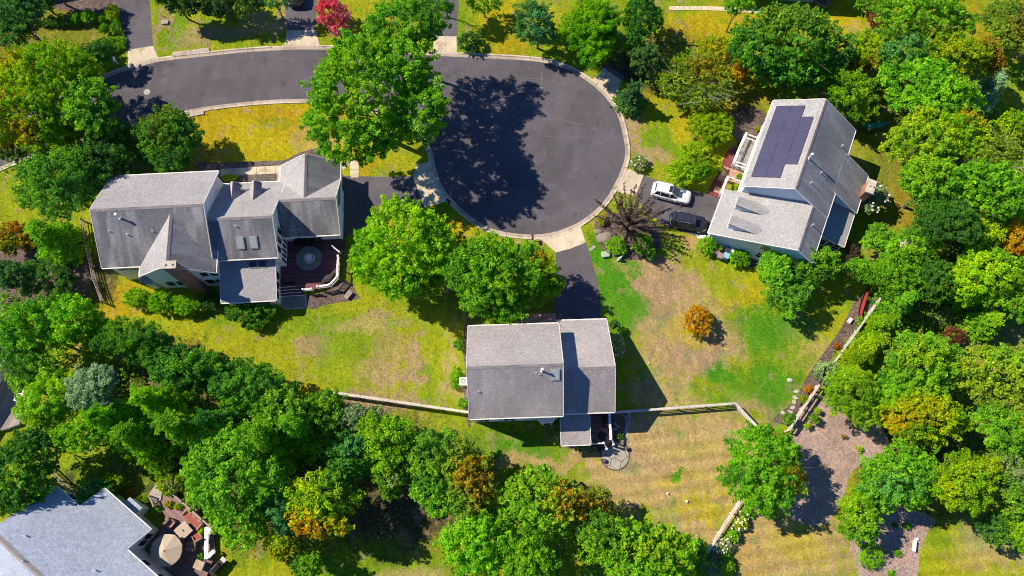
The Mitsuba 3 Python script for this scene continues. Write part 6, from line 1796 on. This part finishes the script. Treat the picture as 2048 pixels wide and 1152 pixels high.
def suv(name, label, rear, front, paint, L=4.7, W=1.88, Hh=1.7, pano=False, rails=True):
    a, b = at(*rear, .7), at(*front, .7)
    d = (b - a)[:2]
    f = Fr(*((a + b) / 2)[:2], math.degrees(math.atan2(d[1], d[0])))
    k = thing(name, label, 'car')
    hl, hw = L / 2, W / 2

    def sec(x, w, z0, z1, r=.12, crown=.03):
        w2 = w - r
        return [(x, -w2, z0), (x, -w, z0 + .1), (x, -w, (z0 + z1) / 2 + .04), (x, -w * .965, z1 - r * .7), (x, -w2 * .93, z1), (x, 0, z1 + crown), (x, w2 * .93, z1), (x, w * .965, z1 - r * .7), (x, w, (z0 + z1) / 2 + .04), (x, w, z0 + .1), (x, w2, z0)]
    S = [sec(-hl, hw * .72, .42, .82), sec(-hl + .06, hw * .86, .34, .96), sec(-hl + .22, hw * .96, .28, 1.02), sec(-hl + .7, hw, .26, 1.03), sec(-.3, hw, .26, 1.0), sec(hl - 1.65, hw, .26, .98), sec(hl - 1.1, hw * .99, .27, .97, crown=.05), sec(hl - .5, hw * .95, .28, .9, crown=.05), sec(hl - .2, hw * .86, .3, .8), sec(hl - .05, hw * .7, .34, .68), sec(hl, hw * .55, .4, .58)]
    add_body = obj('body', tapered([np.array(q) for q in S], MB(f)), paint, k)
    del scene[add_body]
    mb, _ = tapered([np.array(q) for q in S], MB(f)).mesh()
    scene[add_body] = mikit.ply(mb, paint, smooth=True)
    # glasshouse
    xr, xf = -hl + .28, hl - 1.45
    base = [(xr, hw * .80), (xr + .5, hw * .88), (0, hw * .9), (xf - .55, hw * .86), (xf, hw * .66)]
    top = [(xr + .28, hw * .62), (xr + .55, hw * .67), (0, hw * .7), (xf - 1.0, hw * .66), (xf - .78, hw * .56)]
    zt = [Hh - .1, Hh - .06, Hh - .03, Hh - .06, Hh - .11]
    v = []
    for (xb, wb), (xt, wt), z in zip(base, top, zt):
        v += [(xb, -wb, .97), (xt, -wt, z), (xt, wt, z), (xb, wb, .97)]
    v = np.array(v)
    ff = []
    for i in range(4):
        for j in (0, 1, 2):
            p, q = i * 4 + j, (i + 1) * 4 + j
            ff += [[p, q, q + 1], [p, q + 1, p + 1]]
    ff = np.array(ff)
    cap0, cap1 = [[0, 1, 2], [0, 2, 3]], [[16, 18, 17], [16, 19, 18]]
    for jj in (0, 2):
        sel = ff[[k_ for k_ in range(len(ff)) if (k_ // 2) % 3 == jj]][:, ::-1]
        ids = np.unique(sel)
        obj('side_glass', MB(f).raw(v[ids], np.searchsorted(ids, sel)), 'm_glass_car', k)
    obj('windshield', MB(f).raw(v[16:], np.array(cap1) - 16), 'm_windshield', k)
    obj('rear_window', MB(f).raw(v[:4], cap0), 'm_glass_car', k)
    # roof skin, a little proud and crowned
    rt_ = []
    for (xt, wt), z in zip(top, zt):
        e = .04
        rt_.append(np.array([(xt, -wt - e, z - .05), (xt, -wt - e * .4, z + .015), (xt, -wt * .5, z + .05), (xt, 0, z + .06), (xt, wt * .5, z + .05), (xt, wt + e * .4, z + .015), (xt, wt + e, z - .05)]))
    rt_[0][:, 0] -= .12
    mb, _ = tapered(rt_, MB(f)).mesh()
    kk = numbered(k + '__roof')
    scene[kk] = mikit.ply(mb, paint, smooth=40)
    m = MB(f)
    for sgn in (-1, 1):
        m.bar((xf + .02, sgn * hw * .68, .97), (xf - .78, sgn * hw * .58, Hh - .09), .07, .07)
        m.bar((-.1, sgn * hw * .9, .97), (-.15, sgn * hw * .71, Hh - .05), .07, .05)
        m.bar((xr + .85, sgn * hw * .885, .97), (xr + .75, sgn * hw * .685, Hh - .06), .09, .05)
        m.bar((xr, sgn * hw * .8, .97), (xr + .26, sgn * hw * .63, Hh - .1), .16, .08)
    obj('pillars', m, paint, k, kind='stuff')
    zr = Hh + .035
    if pano:
        for i, (x0, x1) in enumerate(((-1.5, -.72), (-.66, .0), (.06, .62))):
            obj('roof_panel', MB(f).cbox(x0, x1, -hw * .5, hw * .5, zr - .03, zr + .012, .01), 'm_glass_car', k)
    else:
        for x0, x1 in ((-.42, -.02), (.06, .58)):
            obj('sunroof', MB(f).cbox(x0, x1, -hw * .44, hw * .44, zr - .05, zr + .012, .01), 'm_glass_car', k)
    if rails:
        for sgn in (-1, 1):
            obj('roof_rail', MB(f).tube([(-1.6, sgn * hw * .64, zr - .04), (-1.4, sgn * hw * .66, zr + .04), (.1, sgn * hw * .68, zr + .05), (.35, sgn * hw * .67, zr - .04)], .02, 6), 'm_metal' if pano else 'm_frame', k)
    for sx, nm in ((-hl + .85, 'rear'), (hl - .92, 'front')):
        for sgn in (-1, 1):
            y = sgn * (hw - .1)
            w = obj('wheel', MB(f).tube([(sx, y - .11, .34), (sx, y - .09, .34), (sx, y + .09, .34), (sx, y + .11, .34)], [.29, .34, .34, .29], 20), 'm_black', k)
            obj('rim', MB(f).tube([(sx, y + sgn * .09, .34), (sx, y + sgn * .125, .34)], [.22, .17], 14), 'm_metal', w)
    for sgn in (-1, 1):
        obj('headlight', MB(f).tm(hull([(hl - .2, sgn * hw * .70, .72, .07), (hl - .42, sgn * hw * .84, .78, .06)], 8)), 'm_lamp', k)
        obj('tail_light', MB(f).tm(hull([(-hl + .1, sgn * hw * .78, .92, .06), (-hl + .3, sgn * hw * .9, .95, .05)], 8)), 'm_tail', k)
        obj('mirror', MB(f).tm(hull([(xf - .28, sgn * (hw + .06), 1.02, .06), (xf - .32, sgn * (hw + .16), 1.04, .06)], 8)), paint, k)
    obj('grille', MB(f).tm(hull([(hl - .06, -.4, .58, .05), (hl - .06, .4, .58, .05), (hl - .1, -.4, .42, .05), (hl - .1, .4, .42, .05)], 8)), 'm_black', k)
    obj('wiper', MB(f).bar((xf - .08, -.5, 1.06), (xf - .28, .05, 1.22), .02, .02).bar((xf - .06, .1, 1.06), (xf - .26, .55, 1.22), .02, .02), 'm_black', k, kind='stuff')
    obj('door_seam', MB(f).box(-.36, -.345, -hw - .004, hw + .004, .42, .9).box(hl - 1.5, hl - 1.485, -hw - .004, hw + .004, .42, .9), 'm_black', k, kind='stuff')


mat('m_paint_white', (.80, .80, .79), .25, clearcoat=1.0, spec=.5)
mat('m_paint_black', (.014, .017, .03), .2, clearcoat=1.0, spec=.5)
mat('m_paint_grey', (.06, .065, .075), .25, clearcoat=1.0, spec=.5)
mat('m_glass_car', (.03, .038, .055), .05, spec=.6)
mat('m_windshield', (.05, .085, .085), .05, spec=.6)
mat('m_lamp', (.75, .75, .72), .1, spec=.6)
mat('m_tail', (.35, .03, .02), .15, spec=.6)
suv('white_car', 'white sport utility car parked on the east driveway', (1304, 376), (1382, 396), 'm_paint_white')
suv('black_car', 'black sport utility car with a panorama roof nearest the garage', (1341, 437), (1414, 450), 'm_paint_black', L=4.55, pano=True)
suv('dark_blue_car', 'dark car cut by the top edge on the grey driveway', (589, 16), (594, -52), 'm_paint_black', L=4.6)
suv('grey_car', 'dark grey car at the top edge behind the dark round tree', (1640, 14), (1668, -44), 'm_paint_grey', L=4.6)


# ---------------------------------------------------------------- street furniture and small things
def mailbox(label, x, y, deg, m):
    k = thing('mailbox', label, 'mailbox')
    q = at(x, y, .8)[:2]
    f = Fr(q[0], q[1], deg)
    obj('post', MB(f).box(-.06, .06, -.06, .06, 0, 1.0), 'm_white' if m == 'm_white' else 'm_dark', k)
    obj('arm', MB(f).box(-.3, .3, -.05, .05, .94, 1.0), 'm_white' if m == 'm_white' else 'm_dark', k)
    box = m3.Manifold.batch_hull([m3.Manifold.cube([.56, .24, .12]).translate([-.28, -.12, 1.0]), m3.Manifold.cylinder(.56, .12, .12, 16).rotate([0, 90, 0]).translate([-.28, 0, 1.12])])
    obj('box', MB(f).tm(box), m, k)
    obj('flag', MB(f).box(-.1, .06, .12, .135, 1.12, 1.2), 'm_tail', k)


mailbox('white mailbox on a post at the top left kerb', 230, 121, 100, 'm_white')
mailbox('black mailbox at the kerb beside the bright apron', 1065, 475, 95, 'm_dark')
mailbox('dark mailbox at the kerb by the dappled west apron', 897, 403, 150, 'm_dark')
mat('m_green_box', (.33, .42, .34), .6)
for x, y, a, b, dg, mt_, lb, hh in ((329, 43, .45, .3, 4, 'm_stone', 'pale utility box in the top left lawn', .25), (1211, 508, .5, .36, 8, 'm_green_box', 'pale green flat utility box in the lush lawn', .35), (1185, 495, .45, .18, 40, 'm_stone', 'small grey cover plate at the driveway edge', .06)):
    k = thing('utility_box', lb, 'utility box')
    f = Fr(*at(x, y, .3)[:2], dg)
    obj('base', MB(f).box(-a * .9, a * .9, -b * .9, b * .9, 0, hh * .6), mt_, k)
    obj('lid', MB(f).prism([(-a, -b * .7), (-a * .8, -b), (a * .8, -b), (a, -b * .7), (a, b * .7), (a * .8, b), (-a * .8, b), (-a, b * .7)], hh * .6, hh, .03), mt_, k)
k = thing('utility_pedestal', 'leaning white utility pedestal beside the bronze plum tree', 'utility box')
q = at(1238, 519, .3)[:2]
add(k, MB().tm(hull([(q[0] - .12, q[1] - .08, .1, .1), (q[0] + .12, q[1] + .06, .1, .1), (q[0] - .02, q[1] + .02, .75, .1), (q[0] + .2, q[1] + .14, .72, .1)], 10)).mesh()[0], 'm_white')
k = thing('utility_marker', 'small grey post on the top left lawn above the utility box', 'post')
q = at(322, 29, .3)[:2]
add(k, MB().cyl(q[0], q[1], 0, .6, .06, .05, 10).mesh()[0], 'm_stone')


def rock(label, x, y, r, sq=(1.2, .9, .6), m='m_rock', seed=1):
    k = thing('boulder', label, 'rock')
    b = trimesh.creation.icosphere(subdivisions=3, radius=1.0)
    v = np.asarray(b.vertices)
    n = meshkit.fbm(v * 1.6 + seed * 7.3, 3) - .5
    b.vertices = v * (1 + .55 * n[:, None]) * np.array(sq) * r
    q = at(x, y, r * .3)[:2]
    b.vertices = np.asarray(b.vertices) + [q[0], q[1], r * .2]
    add(k, b, m, smooth=35)


rock('brown boulder in the mulch by the bronze plum tree', 1210, 476, .85, seed=2)
rock('small dark boulder beside the brown boulder', 1197, 464, .4, seed=3)
rock('pale grey rock under the thin light green tree', 1806, 486, .6, m='m_pale_stone', seed=4)
rock('flat grey rock left of the pale grey rock', 1776, 512, .7, (1.3, 1, .4), 'm_pale_stone', 5)
rock('grey rock in the shade of the garden wood', 1931, 714, .6, m='m_pale_stone', seed=6)
rock('pale stone on the lawn beside the stepping stones of the fence', 1580, 760, .28, (1.2, .8, .4), 'm_pale_stone', 7)
sp = thing('side_path', 'row of pale stones leading to the corner fence', kind='structure')
for i, (x, y) in enumerate(((1592, 783), (1590, 795), (1588, 804), (1585, 815), (1580, 824), (1566, 826))):
    q = at(x, y)[:2]
    a = np.linspace(0, 2 * math.pi, 9)[:-1]
    r = .28 + .05 * np.cos(2 * a + i * 1.7)
    obj('stepping_stone', MB().prism([(q[0] + r_ * math.cos(t), q[1] + r_ * math.sin(t) * .8) for r_, t in zip(r, a)], 0, .05, .015), 'm_pale_stone', sp)
k = thing('stone_bench', 'pale stone bench on the garden path', 'bench')
f = Fr(*at(1829, 1092, .4)[:2], 75)
obj('seat', MB(f).cbox(-.55, .55, -.19, .19, .36, .44, .02), 'm_white', k)
for s in (-.38, .38):
    obj('leg', MB(f).box(s - .07, s + .07, -.15, .15, 0, .36), 'm_pale_stone', k)
k = thing('edging_block', 'white stone block above the pale stone bench', 'stone')
f = Fr(*at(1833, 1079, .1)[:2], 30)
add(k, MB(f).cbox(-.22, .22, -.12, .12, 0, .2, .02).mesh()[0], 'm_white')
for x, y, r, lb in ((1335, 987, .13, 'left white ball on the mown yard'), (1373, 1003, .15, 'right white ball on the mown yard'), (1297, 727, .09, 'tiny white marker on the lawn right of the middle house')):
    k = thing('ball', lb, 'ball')
    q = at(x, y)[:2]
    add(k, ball(q[0], q[1], r * .95, r, 2), 'm_white', smooth=True)
k = thing('manhole_cover', 'round iron manhole cover in the street at the left', 'manhole')
q = at(294, 184)[:2]
obj('frame', MB().cyl(q[0], q[1], .005, .018, .42, .41, 28), 'm_kerb', k)
obj('lid', MB().cyl(q[0], q[1], .018, .026, .33, .32, 28), 'm_frame', k)
k = thing('storm_drain', 'long concrete storm drain top beside the north kerb', 'drain')
q = [np.array(at(x, y, .12)[:2]) for x, y in ((344, 104), (418, 95), (419, 102), (345, 112))]
for t0, t1 in ((0, .49), (.5, 1)):
    obj('slab', MB().prism([tuple(q[0] * (1 - t0) + q[1] * t0), tuple(q[0] * (1 - t1) + q[1] * t1), tuple(q[3] * (1 - t1) + q[2] * t1), tuple(q[3] * (1 - t0) + q[2] * t0)], 0, .14, .015), 'm_kerb', k)
k = thing('storm_drain', 'short concrete drain top at the south kerb by the gold lawn', 'drain')
add(k, MB().prism(poly_at([(376, 226), (407, 220), (408, 228), (378, 234)], .12), 0, .14, .015).mesh()[0], 'm_kerb')
# hammocks strung between posts
def hammock(label, a, b, m, w=.9):
    k = thing('hammock', label, 'hammock')
    p, q = np.array(at(*a, .8)[:2]), np.array(at(*b, .8)[:2])
    d = q - p
    L = np.linalg.norm(d)
    d /= L
    n = np.array([-d[1], d[0]])
    v, f = [], []
    for i in range(13):
        t = i / 12
        sag = .9 - 1.6 * t * (1 - t)
        wd = w * (.12 + .88 * math.sin(math.pi * t) ** .6) / 2
        for j in range(5):
            s = j / 2 - 1
            v.append((*(p + d * L * t + n * wd * s), sag + .22 * s * s))
    for i in range(12):
        for j in range(4):
            c0 = i * 5 + j
            f += [[c0, c0 + 5, c0 + 6], [c0, c0 + 6, c0 + 1]]
    v = np.array(v)
    f = np.array(f)
    lo = v - [0, 0, .02]
    obj('sling', MB().raw(np.vstack([v, lo]), np.vstack([f, f[:, ::-1] + len(v)])), m, k)
    for e, s in ((p, -1), (q, 1)):
        o = e + d * s * .25
        obj('post', MB().cyl(o[0], o[1], 0, 1.15, .05, .05, 8), 'm_bark', k)
        obj('rope', MB().bar((*e, .9), (*o, 1.0), .02, .02), 'm_white', k)


mat('m_red_cloth', (.26, .03, .03), .8)
mat('m_teal_cloth', (.05, .30, .27), .8)
hammock('red hammock in the shade beside the pale fence', (1737, 572), (1716, 640), 'm_red_cloth', .5)
hammock('teal hammock under the leafy tree right of the solar roof', (1728, 253), (1776, 247), 'm_teal_cloth', .8)
k = thing('garden_box', 'white box in the mulch near the red hammock', 'box')
f = Fr(*at(1700, 641, .2)[:2], 50)
add(k, MB(f).cbox(-.3, .3, -.18, .18, 0, .35, .02).mesh()[0], 'm_white')
k = thing('garage_path', 'white paved strip before the garage corner', kind='structure')
add(k, MB().prism(poly_at([(1393, 471), (1411, 470), (1410, 478), (1396, 477)]), 0, .05, .01).mesh()[0], 'm_white')
